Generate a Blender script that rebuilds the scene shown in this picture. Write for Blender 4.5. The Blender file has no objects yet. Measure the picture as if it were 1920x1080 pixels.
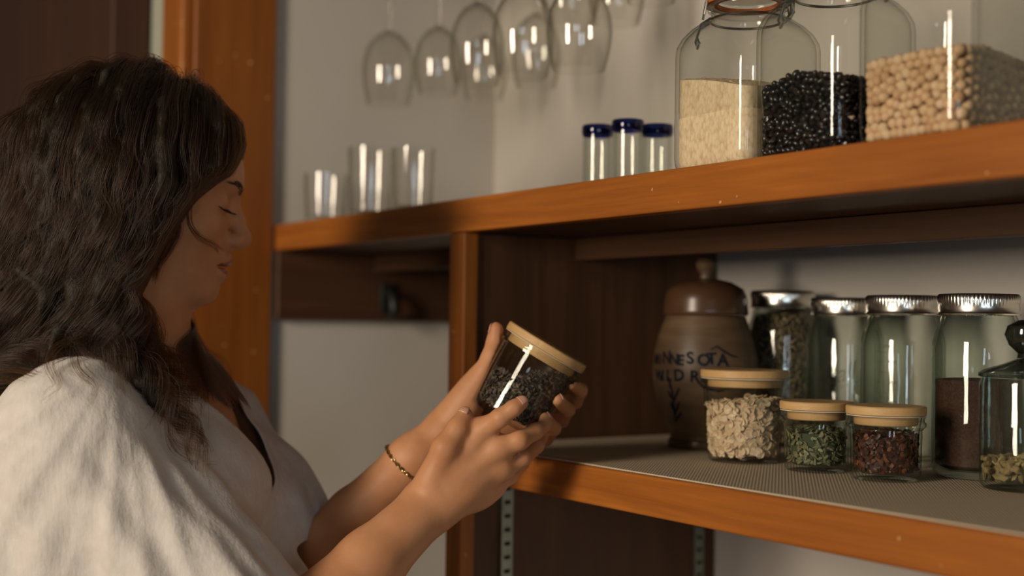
import bpy, bmesh, math, random
import numpy as np
from mathutils import Vector, Matrix, Quaternion

sc = bpy.context.scene
col = sc.collection
EYE = 1.40                      # camera height above the floor

# ------------------------------------------------------------------ camera
F = 2450.0                      # focal length in pixels of the 1920 px wide frame
YAW, PITCH, ROLL = math.radians(146.7), math.radians(1.6), math.radians(0.78)
FWD = np.array([math.cos(YAW)*math.cos(PITCH), math.sin(YAW)*math.cos(PITCH), math.sin(PITCH)])
_r = np.cross(FWD, [0, 0, 1.0]); _r /= np.linalg.norm(_r)
_u = np.cross(_r, FWD)
RGT = _r*math.cos(ROLL) + _u*math.sin(ROLL)
UPV = -_r*math.sin(ROLL) + _u*math.cos(ROLL)
cam = bpy.data.cameras.new('camera')
cam.sensor_width = 36.0
cam.lens = F/1920*36
cam.clip_start = 0.02
cam.dof.use_dof = True
cam.dof.focus_distance = 1.24
cam.dof.aperture_fstop = 2.5
camo = bpy.data.objects.new('camera', cam); col.objects.link(camo)
camo.matrix_world = Matrix(((RGT[0], UPV[0], -FWD[0], 0), (RGT[1], UPV[1], -FWD[1], 0), (RGT[2], UPV[2], -FWD[2], EYE), (0, 0, 0, 1)))
sc.camera = camo

# ------------------------------------------------------------------ light and exposure
vs = sc.view_settings
vs.view_transform = 'Standard'; vs.look = 'None'; vs.gamma = 1.0; vs.use_curve_mapping = False
vs.exposure = -0.05
w = bpy.data.worlds.new('room_light'); sc.world = w; w.use_nodes = True
w.node_tree.nodes['Background'].inputs[0].default_value = (0.52, 0.47, 0.34, 1)
w.node_tree.nodes['Background'].inputs[1].default_value = 0.12

def area(name, loc, target, sx, sy, power, color):
    l = bpy.data.lights.new(name, 'AREA'); l.shape = 'RECTANGLE'; l.size = sx; l.size_y = sy
    l.energy = power; l.color = color
    o = bpy.data.objects.new(name, l); col.objects.link(o); o.location = loc
    d = Vector(target) - Vector(loc)
    o.rotation_euler = d.to_track_quat('-Z', 'Y').to_euler()
    return o
# tall window to the left behind the camera (warm), window behind the camera to the right (cool, two panes)
area('warm_window_light', (-0.52, -2.25, EYE + 0.52), (-1.3, 0.8, EYE - 0.05), 0.62, 1.15, 76, (1.0, 0.845, 0.66))
for k in (-1, 1):
    area('cool_window_light', (2.7 + 0.24*k, -1.15 + 0.42*k, EYE + 0.02), (-1.2, 1.0, EYE - 0.1), 0.36, 0.85, 8, (0.72, 0.86, 1.0))

sc.cycles.transparent_max_bounces = 48
sc.cycles.max_bounces = 8
sc.cycles.use_denoising = True
sc.cycles.caustics_reflective = False
sc.cycles.caustics_refractive = False
sc.cycles.sample_clamp_indirect = 4.0

# ------------------------------------------------------------------ helpers
RNG = np.random.default_rng(11)
def P(px, py, d):
    'world position of what the camera sees at pixel (px, py) at depth d'
    v = d*(FWD + RGT*(px-960)/F - UPV*(py-540)/F)
    return np.array([v[0], v[1], v[2] + EYE])

def tag(o, label=None, cat=None, group=None, kind=None):
    if label: o['label'] = label
    if cat: o['category'] = cat
    if group: o['group'] = group
    if kind: o['kind'] = kind
    return o

def empty(name, loc, rot=(0, 0, 0)):
    o = bpy.data.objects.new(name, None); o.empty_display_size = 0.02
    o.location = loc; o.rotation_euler = rot; col.objects.link(o)
    return o

def link(name, me, mat=None, parent=None, smooth=True, loc=None):
    me.name = name
    if mat is not None:
        me.materials.clear(); me.materials.append(mat)
    if smooth is not None:
        me.polygons.foreach_set('use_smooth', [bool(smooth)]*len(me.polygons))
    if smooth and len(me.polygons) < 60000: me.set_sharp_from_angle(angle=math.radians(42))
    o = bpy.data.objects.new(name, me); col.objects.link(o)
    if parent is not None: o.parent = parent
    if loc is not None: o.location = loc
    return o

def mesh_of(verts, faces):
    me = bpy.data.meshes.new('m')
    me.from_pydata([tuple(map(float, v)) for v in verts], [], faces); me.update()
    return me

def np_mesh(V, Q):
    'mesh from an (n,3) vertex array and an (m,k) face array'
    V = np.asarray(V, np.float32); Q = np.asarray(Q, np.int32)
    k = Q.shape[1]
    me = bpy.data.meshes.new('m')
    me.vertices.add(len(V)); me.vertices.foreach_set('co', V.ravel())
    me.loops.add(Q.size); me.loops.foreach_set('vertex_index', Q.ravel())
    me.polygons.add(len(Q)); me.polygons.foreach_set('loop_start', np.arange(0, Q.size, k, dtype=np.int32))
    me.polygons.foreach_set('loop_total', np.full(len(Q), k, np.int32))
    me.update(calc_edges=True); me.validate()
    return me

class MB:
    'collects pieces of one mesh'
    def __init__(s): s.bm = bmesh.new()
    def box(s, x0, x1, y0, y1, z0, z1, bev=0.0):
        r = bmesh.ops.create_cube(s.bm, size=1)
        for v in r['verts']:
            v.co = Vector(((x0+x1)/2 + v.co.x*(x1-x0), (y0+y1)/2 + v.co.y*(y1-y0), (z0+z1)/2 + v.co.z*(z1-z0)))
        if bev:
            es = list({e for v in r['verts'] for e in v.link_edges})
            bmesh.ops.bevel(s.bm, geom=es, offset=bev, segments=3, profile=0.5, affect='EDGES')
        return s
    def tube(s, pts, r, n=8, closed=False, cap=True):
        pts = [Vector(p) for p in pts]; m = len(pts)
        rr = r if hasattr(r, '__len__') else [r]*m
        rings = []; prev = None
        for i, p in enumerate(pts):
            a = pts[i-1] if (i > 0 or closed) else pts[i]
            b = pts[(i+1) % m] if (i < m-1 or closed) else pts[i]
            t = (b-a).normalized()
            if prev is None:
                q = t.orthogonal().normalized()
            else:
                q = (prev - t*prev.dot(t)); q = q.normalized() if q.length > 1e-6 else t.orthogonal().normalized()
            prev = q; c = t.cross(q)
            rings.append([s.bm.verts.new(p + (q*math.cos(2*math.pi*j/n) + c*math.sin(2*math.pi*j/n))*rr[i]) for j in range(n)])
        for i in range(m if closed else m-1):
            A, B = rings[i], rings[(i+1) % m]
            for j in range(n):
                s.bm.faces.new((A[j], A[(j+1) % n], B[(j+1) % n], B[j]))
        if cap and not closed:
            s.bm.faces.new(rings[0][::-1]); s.bm.faces.new(rings[-1])
        return s
    def lathe(s, prof, n=64, sec=None, closed=False, tilt=None):
        'prof: (r, z) pairs; sec(angle, r, z) gives the radius of non-round sections'
        rings = []
        for r, z in prof:
            if r < 1e-6:
                rings.append([s.bm.verts.new((0, 0, z))]); continue
            ring = []
            for j in range(n):
                a = 2*math.pi*j/n
                q = sec(a, r, z) if sec else r
                ring.append(s.bm.verts.new((q*math.cos(a), q*math.sin(a), z)))
            rings.append(ring)
        k = len(rings)
        for i in range(k if closed else k-1):
            A, B = rings[i], rings[(i+1) % k]
            if len(A) == 1 and len(B) == 1: continue
            for j in range(n):
                j2 = (j+1) % n
                if len(A) == 1: s.bm.faces.new((A[0], B[j2], B[j]))
                elif len(B) == 1: s.bm.faces.new((A[j], A[j2], B[0]))
                else: s.bm.faces.new((A[j], A[j2], B[j2], B[j]))
        return s
    def xform(s, M):
        bmesh.ops.transform(s.bm, matrix=M, verts=s.bm.verts); return s
    def mesh(s):
        bmesh.ops.recalc_face_normals(s.bm, faces=s.bm.faces)
        me = bpy.data.meshes.new('m'); s.bm.to_mesh(me); s.bm.free(); return me
    def build(s, name, mat, parent=None, smooth=True, loc=None):
        return link(name, s.mesh(), mat, parent, smooth, loc)

def autosmooth(o, ang=40):
    me = o.data
    try:
        me.set_sharp_from_angle(angle=math.radians(ang))
    except Exception: pass
    return o

# ------------------------------------------------------------------ materials
def new_mat(name):
    m = bpy.data.materials.new(name); m.use_nodes = True
    nt = m.node_tree; b = nt.nodes['Principled BSDF']
    return m, nt, b

def ramp(nt, stops):
    r = nt.nodes.new('ShaderNodeValToRGB')
    e = r.color_ramp.elements
    while len(e) < len(stops): e.new(0.5)
    for i, (p, c) in enumerate(stops):
        e[i].position = p; e[i].color = (*c, 1)
    return r

def coords(nt, scale=(1, 1, 1), rot=(0, 0, 0), kind='Object'):
    t = nt.nodes.new('ShaderNodeTexCoord'); m = nt.nodes.new('ShaderNodeMapping')
    m.inputs['Scale'].default_value = scale; m.inputs['Rotation'].default_value = rot
    nt.links.new(t.outputs[kind], m.inputs['Vector']); return m

def noise(nt, vec, scale, detail=4, rough=0.55, dist=0.0):
    n = nt.nodes.new('ShaderNodeTexNoise'); n.inputs['Scale'].default_value = scale
    n.inputs['Detail'].default_value = detail; n.inputs['Roughness'].default_value = rough
    n.inputs['Distortion'].default_value = dist
    if vec is not None: nt.links.new(vec.outputs[0], n.inputs['Vector'])
    return n

def bump(nt, b, src, strength=0.2, dist=0.002):
    k = nt.nodes.new('ShaderNodeBump'); k.inputs['Strength'].default_value = strength
    k.inputs['Distance'].default_value = dist
    nt.links.new(src, k.inputs['Height']); nt.links.new(k.outputs[0], b.inputs['Normal'])
    return k

def plain(name, c, rough=0.5, metal=0.0, var=0.0, vscale=40, bmp=0.0, bscale=200, spec=0.5, coat=0.0):
    m, nt, b = new_mat(name)
    b.inputs['Roughness'].default_value = rough; b.inputs['Metallic'].default_value = metal
    b.inputs['Specular IOR Level'].default_value = spec; b.inputs['Coat Weight'].default_value = coat
    b.inputs['Base Color'].default_value = (*c, 1)
    if var:
        n = noise(nt, coords(nt), vscale)
        r = ramp(nt, [(0.3, tuple(x*(1-var) for x in c)), (0.7, tuple(min(1, x*(1+var)) for x in c))])
        nt.links.new(n.outputs[0], r.inputs[0]); nt.links.new(r.outputs[0], b.inputs['Base Color'])
    if bmp:
        n2 = noise(nt, coords(nt), bscale); bump(nt, b, n2.outputs[0], bmp)
    return m

def wood(name, light, dark, axis, rough=0.42, spots=True, scale=1.0, spec=0.4):
    m, nt, b = new_mat(name)
    s = [14*scale]*3; s['xyz'.index(axis)] = 0.9*scale
    mp = coords(nt, tuple(s))
    n = noise(nt, mp, 2.2, 6, 0.6, 0.6)
    fine = [160*scale]*3; fine['xyz'.index(axis)] = 4*scale
    n2 = noise(nt, coords(nt, tuple(fine)), 1.6, 3)
    mx = nt.nodes.new('ShaderNodeMath'); mx.operation = 'MULTIPLY_ADD'; mx.inputs[1].default_value = 0.35
    nt.links.new(n2.outputs[0], mx.inputs[0]); nt.links.new(n.outputs[0], mx.inputs[2])
    r = ramp(nt, [(0.42, dark), (0.68, tuple((a+c)/2 for a, c in zip(light, dark))), (0.88, light)])
    nt.links.new(mx.outputs[0], r.inputs[0])
    out = r.outputs[0]
    if spots:   # small pale dents and chips in the stain
        n3 = noise(nt, coords(nt, (1, 1, 1)), 75, 1.5)
        r3 = ramp(nt, [(0.735, (0, 0, 0)), (0.76, (1, 1, 1))])
        nt.links.new(n3.outputs[0], r3.inputs[0])
        mix = nt.nodes.new('ShaderNodeMixRGB'); mix.inputs['Color2'].default_value = (0.62, 0.36, 0.16, 1)
        nt.links.new(r3.outputs[0], mix.inputs['Fac']); nt.links.new(out, mix.inputs['Color1']); out = mix.outputs[0]
    nt.links.new(out, b.inputs['Base Color'])
    b.inputs['Roughness'].default_value = rough; b.inputs['Specular IOR Level'].default_value = spec
    bump(nt, b, n2.outputs[0], 0.12, 0.001)
    return m

def glass(name, tint=(0.97, 0.985, 0.97), edge=(0.42, 0.47, 0.42), rough=0.02, power=2.6, base=0.04, wavy=0.0):
    'clear thin-walled glass: every surface lets light straight through, tinted by the length of the path, and mirrors more at grazing angles'
    m = bpy.data.materials.new(name); m.use_nodes = True; nt = m.node_tree
    nt.nodes.remove(nt.nodes['Principled BSDF'])
    out = nt.nodes['Material Output']
    lw = nt.nodes.new('ShaderNodeLayerWeight'); lw.inputs['Blend'].default_value = 0.5
    p1 = nt.nodes.new('ShaderNodeMath'); p1.operation = 'POWER'; p1.inputs[1].default_value = power
    p2 = nt.nodes.new('ShaderNodeMath'); p2.operation = 'POWER'; p2.inputs[1].default_value = 5.0
    nt.links.new(lw.outputs['Facing'], p1.inputs[0]); nt.links.new(lw.outputs['Facing'], p2.inputs[0])
    mx = nt.nodes.new('ShaderNodeMixRGB'); mx.inputs['Color1'].default_value = (*tint, 1); mx.inputs['Color2'].default_value = (*edge, 1)
    nt.links.new(p1.outputs[0], mx.inputs['Fac'])
    tr = nt.nodes.new('ShaderNodeBsdfTransparent'); nt.links.new(mx.outputs[0], tr.inputs[0])
    gl = nt.nodes.new('ShaderNodeBsdfGlossy'); gl.inputs['Roughness'].default_value = rough
    gl.inputs[0].default_value = (1, 1, 1, 1)
    fr = nt.nodes.new('ShaderNodeMath'); fr.operation = 'MULTIPLY_ADD'; fr.inputs[1].default_value = 0.75; fr.inputs[2].default_value = base
    nt.links.new(p2.outputs[0], fr.inputs[0])
    ms = nt.nodes.new('ShaderNodeMixShader')
    nt.links.new(fr.outputs[0], ms.inputs[0]); nt.links.new(tr.outputs[0], ms.inputs[1]); nt.links.new(gl.outputs[0], ms.inputs[2])
    nt.links.new(ms.outputs[0], out.inputs['Surface'])
    if wavy:
        n = noise(nt, coords(nt), 18, 2)
        k = nt.nodes.new('ShaderNodeBump'); k.inputs['Strength'].default_value = wavy; k.inputs['Distance'].default_value = 0.01
        nt.links.new(n.outputs[0], k.inputs['Height']); nt.links.new(k.outputs[0], gl.inputs['Normal'])
    return m

def grains(name, cols, rough=0.6, per='island', spec=0.4):
    'colour that varies from grain to grain'
    m, nt, b = new_mat(name)
    if per == 'island':
        g = nt.nodes.new('ShaderNodeNewGeometry'); src = g.outputs['Random Per Island']
    else:
        g = nt.nodes.new('ShaderNodeObjectInfo'); src = g.outputs['Random']
    n = len(cols)
    r = ramp(nt, [(i/max(1, n-1), c) for i, c in enumerate(cols)])
    nt.links.new(src, r.inputs[0]); nt.links.new(r.outputs[0], b.inputs['Base Color'])
    b.inputs['Roughness'].default_value = rough; b.inputs['Specular IOR Level'].default_value = spec
    return m

ORANGE, ORANGE_D = (0.47, 0.155, 0.024), (0.235, 0.066, 0.009)
M = {}
M['wood_x'] = wood('orange_stained_pine', ORANGE, ORANGE_D, 'x')
M['wood_z'] = wood('orange_stained_pine_upright', ORANGE, ORANGE_D, 'z')
M['panel'] = wood('shade_darkened_panel', (0.115, 0.048, 0.019), (0.055, 0.024, 0.010), 'z', spots=False, rough=0.5)  # same wood as the stile, with its shade put into the darker brown
M['rail'] = wood('brown_rail_shaded_board', (0.10, 0.046, 0.020), (0.055, 0.024, 0.011), 'x', spots=False, rough=0.5)  # brown of the rails; on the upper shelf board it stands for shade
M['wall'] = plain('white_plaster', (0.63, 0.585, 0.525), 0.85, var=0.03, vscale=6, bmp=0.12, bscale=60, spec=0.2)
M['doorwood'] = wood('dark_brown_door', (0.075, 0.028, 0.015), (0.045, 0.018, 0.010), 'z', spots=False, rough=0.5)
M['glass'] = glass('clear_glass')
M['thick_glass'] = glass('clear_heavy_glass', (0.972, 0.975, 0.965), (0.36, 0.40, 0.36), power=3.0, base=0.03, wavy=0.08)
M['jar_glass'] = glass('greenish_jar_glass', (0.935, 0.958, 0.938), (0.30, 0.36, 0.31), power=2.4, wavy=0.12)
M['wine_glass'] = glass('thin_crystal', (0.988, 0.988, 0.98), (0.40, 0.41, 0.35), power=3.2, base=0.045)
M['cobalt'] = glass('cobalt_glass', (0.13, 0.17, 0.46), (0.015, 0.02, 0.10), power=1.4)
M['bamboo'] = wood('bamboo_lid_wood', (0.68, 0.44, 0.20), (0.56, 0.33, 0.13), 'x', rough=0.5, spots=False, scale=2.0)
M['steel'] = plain('galvanised_steel', (0.30, 0.34, 0.31), 0.42, 0.9, var=0.15, vscale=60)
M['tin'] = plain('bright_tin', (0.80, 0.77, 0.70), 0.24, 1.0, var=0.05)
M['wire'] = plain('steel_wire', (0.62, 0.62, 0.58), 0.25, 1.0)
M['gasket'] = plain('orange_rubber', (0.62, 0.15, 0.03), 0.55)
M['clear_gasket'] = plain('clear_rubber', (0.72, 0.68, 0.58), 0.4)
M['black'] = plain('dark_hook_metal', (0.02, 0.022, 0.02), 0.4, 0.3)  # near-black metal of the hook

# ------------------------------------------------------------------ the setting
FY = 0.80          # front plane of the shelves
WX, WY = -1.895, 1.205   # side wall and back wall of the pantry niche
PX = -1.3216       # right face of the upright panel
Z0 = EYE
def struct(name, o): o.name = name; o['kind'] = 'structure'; return o

struct('floor', MB().box(-4.5, 3.5, -3.0, 1.3, -0.05, 0.0).build('floor', plain('dark_floor_boards', (0.16, 0.11, 0.07), 0.5, var=0.2, vscale=5), smooth=False))
struct('wall_back', MB().box(WX-0.10, 0.6, WY, WY+0.10, 0.0, 2.7).build('wall_back', M['wall'], smooth=False))
struct('wall_side', MB().box(WX-0.08, WX, FY-0.01, WY, 0.0, 2.7).build('wall_side', M['wall'], smooth=False))
# casing board that ends the niche on the left: one face towards the niche, one towards the room
struct('trim_1', MB().box(-1.960, WX+0.012, 0.665, 0.795, 0.0, 2.7, 0.003).build('trim_1', wood('shade_darkened_casing', (0.33, 0.105, 0.016), (0.19, 0.055, 0.008), 'z'), smooth=False))  # face gets less light than the front trim; that shade is in the colour
struct('trim_2', MB().box(-1.985, -1.892, 0.648, 0.664, 0.0, 2.7, 0.003).build('trim_2', M['wood_z'], smooth=False))
struct('wall_front', MB().box(-2.125, -1.961, 0.665, 0.79, 0.0, 2.7).build('wall_front', plain('grey_green_wall_paint', (0.46, 0.47, 0.38), 0.8), smooth=False))
struct('door_1', MB().box(-3.2, -2.085, 0.60, 0.66, 0.0, 2.7, 0.004).build('door_1', M['doorwood'], smooth=False))

# upper shelf: thick front edge, rail under it towards the back
sh = empty('upper_shelf', (-0.9, FY, Z0+0.109))
tag(sh, 'long orange pine shelf at eye level carrying the square jars and glasses', 'shelf')
MB().box(WX+0.001+0.9, 0.45+0.9, 0.0, 0.021, 0.0, 0.040, 0.002).build('front_edge', M['wood_x'], sh, False)
MB().box(WX+0.001+0.9, 0.45+0.9, 0.0208, WY-FY-0.001, 0.0005, 0.0395, 0.001).build('board', M['rail'], sh, False)  # same pine as the front edge; shade underneath is put into the brown
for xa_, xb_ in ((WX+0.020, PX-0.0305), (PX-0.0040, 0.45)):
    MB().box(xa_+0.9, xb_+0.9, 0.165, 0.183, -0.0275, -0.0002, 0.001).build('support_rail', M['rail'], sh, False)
o = MB().box(WX+0.001, WX+0.018, FY+0.002, WY-0.002, Z0+0.002, Z0+0.1085, 0.002).build('wall_cleat', wood('brown_stained_cleat', (0.10, 0.042, 0.018), (0.055, 0.023, 0.011), 'y', spots=False, rough=0.5), smooth=False)
tag(o, 'dark brown wooden cleat screwed to the left side wall under the upper shelf', 'cleat')
hk = MB()
hk.tube([(0.0, 0, 0.012), (0.012, 0, 0.012), (0.022, 0, 0.004), (0.026, 0, -0.012), (0.020, 0, -0.026), (0.010, 0, -0.030)], [0.005, 0.006, 0.007, 0.007, 0.007, 0.006], 8)
hk.box(-0.002, 0.004, -0.012, 0.012, -0.02, 0.028, 0.001)
o = hk.build('coat_hook', M['black'], loc=(WX+0.0205, 0.99, Z0+0.036))
tag(o, 'small black hook on the brown cleat left of the upright panel', 'hook')

# upright panel between the bays: light front stile, panel behind it in brown that includes its shade
dv = empty('upright_divider', (PX, FY, 0.0))
tag(dv, 'floor-standing wooden upright that carries the shelves, orange front edge and shaded brown side', 'divider')
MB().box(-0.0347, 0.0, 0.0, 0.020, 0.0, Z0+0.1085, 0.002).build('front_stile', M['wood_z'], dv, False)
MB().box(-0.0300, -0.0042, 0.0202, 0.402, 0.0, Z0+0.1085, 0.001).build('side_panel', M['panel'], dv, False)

# lower shelf with a woven liner
ls = empty('lower_shelf', (-0.6, FY, Z0-0.182))
tag(ls, 'orange pine lower shelf under the liner, front edge chipped', 'shelf')
MB().box(PX-0.003+0.6, 0.45+0.6, 0.0, WY-FY-0.001, 0.0, 0.0389, 0.003).build('board', M['wood_x'], ls, False)
m, nt, b = new_mat('taupe_ribbed_liner')
mp = coords(nt, (1, 1, 1))
wv = nt.nodes.new('ShaderNodeTexWave'); wv.inputs['Scale'].default_value = 150; wv.inputs['Distortion'].default_value = 1.2; wv.inputs['Detail Scale'].default_value = 4
wv.bands_direction = 'DIAGONAL'
nt.links.new(mp.outputs[0], wv.inputs['Vector'])
r = ramp(nt, [(0.2, (0.54, 0.44, 0.315)), (0.8, (0.62, 0.515, 0.375))]); nt.links.new(wv.outputs[0], r.inputs[0]); nt.links.new(r.outputs[0], b.inputs['Base Color'])
b.inputs['Roughness'].default_value = 0.8
bump(nt, b, wv.outputs[0], 0.22, 0.0015)
o = MB().box(PX-0.0008, 0.44, FY+0.0045, WY-0.002, Z0-0.1430, Z0-0.1414, 0.0006).build('shelf_liner', m, smooth=False)
tag(o, 'taupe ribbed shelf liner laid over the lower shelf under the jars', 'liner')
LZ = Z0 - 0.1412      # top of the liner
UZ = Z0 + 0.1492      # top of the upper shelf

# slotted steel standards on the upright, below the lower shelf
def standard(y, label):
    mb = MB(); wd, x0, x1 = 0.016, PX+0.0002-0.0042, PX+0.0045-0.0042
    top = Z0-0.1835
    mb.box(x0, x1, y-wd/2, y-0.0045, 0.2, top); mb.box(x0, x1, y+0.0045, y+wd/2, 0.2, top)
    z = top
    while z > 0.8:
        mb.box(x0, x1, y-0.0045, y+0.0045, z-0.0115, z); z -= 0.0165
    mb.box(x0, x1, y-0.0045, y+0.0045, 0.2, z)
    o = mb.build('shelf_standard', M['steel'], smooth=False)
    tag(o, label, 'shelf standard', 'slotted steel standards on the upright')
standard(0.866, 'slotted steel standard near the front of the upright below the lower shelf')
standard(1.172, 'slotted steel standard near the back of the upright below the lower shelf')

# top shelf just above the frame with the stemware rack under it
ts = empty('top_shelf', (-0.9, FY, Z0+0.62)); tag(ts, 'orange pine shelf above the frame holding the stemware rack', 'shelf')
MB().box(WX+0.001+0.9, 0.45+0.9, 0.06, WY-FY-0.001, 0.0, 0.035, 0.002).build('board', M['wood_x'], ts, False)

# ------------------------------------------------------------------ glassware on the upper shelf
def ray_at_Y(px, Y):
    d = FWD + RGT*(px-960)/F
    return d[0]*Y/d[1]

def thick(prof_out, wall, floor, z_top=None):
    'closed glass profile: outside up, over the rim, inside down'
    inner = [(max(0.0, r-wall), max(z, floor)) for r, z in prof_out if z >= floor]
    inner = [(0.0, floor)] + [(max(0.0, prof_out[0][0]-wall*1.6), floor)] + [p for p in inner if p[1] > floor + wall*0.6]
    return prof_out + inner[::-1]

def hanging_glass(x, y, zrim, rad, bowl, stem, label, k):
    t = empty('wine_glass', (x, y, zrim)); t.rotation_euler = (0, 0, k)
    # bowl opens downwards: local z = 0 at the rim
    prof = []
    for i in range(15):
        u = i/14
        rr = rad*(0.80 + 0.20*math.sin(min(1, u/0.45)*math.pi/2)) if u < 0.45 else rad*math.sqrt(max(0, 1-((u-0.45)/0.55)**2.0))
        prof.append((max(rr, 0.006), u*bowl))
    inner = [(max(0.0004, r-0.0013), z if i < 12 else z-0.003) for i, (r, z) in enumerate(prof)]
    mb = MB(); mb.lathe([(0.0004, inner[-1][1])] + inner[::-1] + prof + [(0.0, bowl+0.003)], 48)
    b = mb.build('bowl', M['wine_glass'], t)
    mb = MB(); mb.lathe([(0.0, bowl-0.001), (0.0055, bowl), (0.0036, bowl+0.012), (0.0033, bowl+stem*0.6), (0.005, bowl+stem-0.006), (0.012, bowl+stem-0.002), (0.0, bowl+stem-0.001)], 20)
    mb.build('stem', M['wine_glass'], t)
    mb = MB(); zf = bowl+stem
    mb.lathe([(0.0, zf-0.002), (0.014, zf-0.0018), (0.034, zf+0.001), (0.0345, zf+0.002), (0.0, zf+0.0025)], 40)
    mb.build('foot', M['wine_glass'], t)
    tag(t, label, 'wine glass', 'wine glasses hanging from the rack')
    return zf + zrim
spots = [   # pixel column of the bowl, Y, rim height over the eye, bowl radius, bowl length, label
    (722, 0.92, 0.330, 0.040, 0.112, 'leftmost wine glass hanging upside down from the rack'),
    (815, 0.95, 0.335, 0.035, 0.100, 'second wine glass from the left of the hanging row'),
    (888, 0.92, 0.322, 0.037, 0.112, 'third hanging wine glass from the left, just before the clear overlap'),
    (975, 0.92, 0.316, 0.040, 0.118, 'fourth hanging wine glass, wide bowl in the middle of the row'),
    (1080, 0.92, 0.306, 0.040, 0.105, 'fifth hanging wine glass, nearest the jar of rice'),
    (902, 1.08, 0.352, 0.036, 0.100, 'hanging wine glass behind the third bowl of the front row'),
    (1000, 1.08, 0.350, 0.036, 0.110, 'hanging wine glass behind the wide middle bowl'),
    (1062, 0.99, 0.388, 0.038, 0.100, 'short wine glass hanging highest above the fifth bowl'),
    (1150, 1.07, 0.405, 0.038, 0.100, 'hanging wine glass cut by the top of the frame above the blue-rimmed glasses'),
    (1215, 1.00, 0.392, 0.036, 0.100, 'rightmost hanging wine glass, left of the orange jar gasket'),
]
ztop = Z0 + 0.585
rack_x = []
for i, (px, Y, zr, rad, bowl, lab) in enumerate(spots):
    x = ray_at_Y(px, Y)
    x = max(x, WX+rad+0.004)
    hanging_glass(x, Y, Z0+zr, rad, bowl, ztop-0.002-(Z0+zr)-bowl, lab, i*0.7)
    rack_x.append((x, Y))
rk = empty('stemware_rack', (-1.45, 1.0, ztop)); tag(rk, 'wooden stemware rack under the top shelf above the frame', 'rack')
for i, (x, Y) in enumerate(rack_x):
    for s in (-1, 1):
        y0 = Y + s*0.022
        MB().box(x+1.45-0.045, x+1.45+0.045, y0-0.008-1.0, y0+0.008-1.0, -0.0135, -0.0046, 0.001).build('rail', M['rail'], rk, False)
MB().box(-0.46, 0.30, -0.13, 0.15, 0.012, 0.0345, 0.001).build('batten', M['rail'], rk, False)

def tumbler(px, Y, rad, h, label, taper=0.9, group='clear glasses at the far end of the upper shelf'):
    x = ray_at_Y(px, Y); x = max(x, WX+rad+0.003)
    t = MB()
    prof = [(0.0, 0.0), (rad*taper*0.92, 0.0), (rad*taper, 0.003), (rad*(taper+1)/2, h*0.5), (rad, h)]
    pin = [(rad-0.0016, h), (rad*(taper+1)/2-0.0016, h*0.5), (rad*taper-0.002, 0.012), (0.0, 0.0095)]
    t.lathe(prof+pin, 56)
    o = t.build('drinking_glass', M['wine_glass'], loc=(x, Y, UZ+0.0002))
    tag(o, label, 'drinking glass', group)
tumbler(608, 0.86, 0.034, 0.078, 'short clear tumbler at the far left end of the upper shelf')
tumbler(692, 0.868, 0.034, 0.104, 'tall clear glass next to the short tumbler on the upper shelf')
tumbler(772, 0.875, 0.030, 0.092, 'tall clear glass on the upper shelf, farthest right of the three clear ones')

def shooter(px, Y, rad, h, label):
    x = ray_at_Y(px, Y)
    t = empty('shot_glass', (x, Y, UZ+0.0002)); tag(t, label, 'shot glass', 'blue-rimmed shot glasses')
    zb = h-0.0125
    MB().lathe([(0.0, 0.0), (rad*0.9, 0.0), (rad*0.96, 0.003), (rad, 0.02), (rad, zb), (rad-0.0028, zb), (rad-0.0028, 0.016), (rad*0.6, 0.0125), (0.0, 0.012)], 48).build('body', M['glass'], t)
    MB().lathe([(rad-0.0028, zb), (rad+0.0002, zb), (rad+0.0012, zb+0.004), (rad+0.0012, h-0.002), (rad, h), (rad-0.002, h), (rad-0.0028, h-0.002)], 48, closed=True).build('rim', M['cobalt'], t)
shooter(1117, 0.920, 0.0172, 0.0850, 'clear shot glass with cobalt rim, left of the three')
shooter(1174, 0.925, 0.0174, 0.0855, 'clear shot glass with cobalt rim, middle and foremost of the three')
shooter(1229, 0.972, 0.0176, 0.0850, 'clear shot glass with cobalt rim beside the jar of rice')

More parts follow.
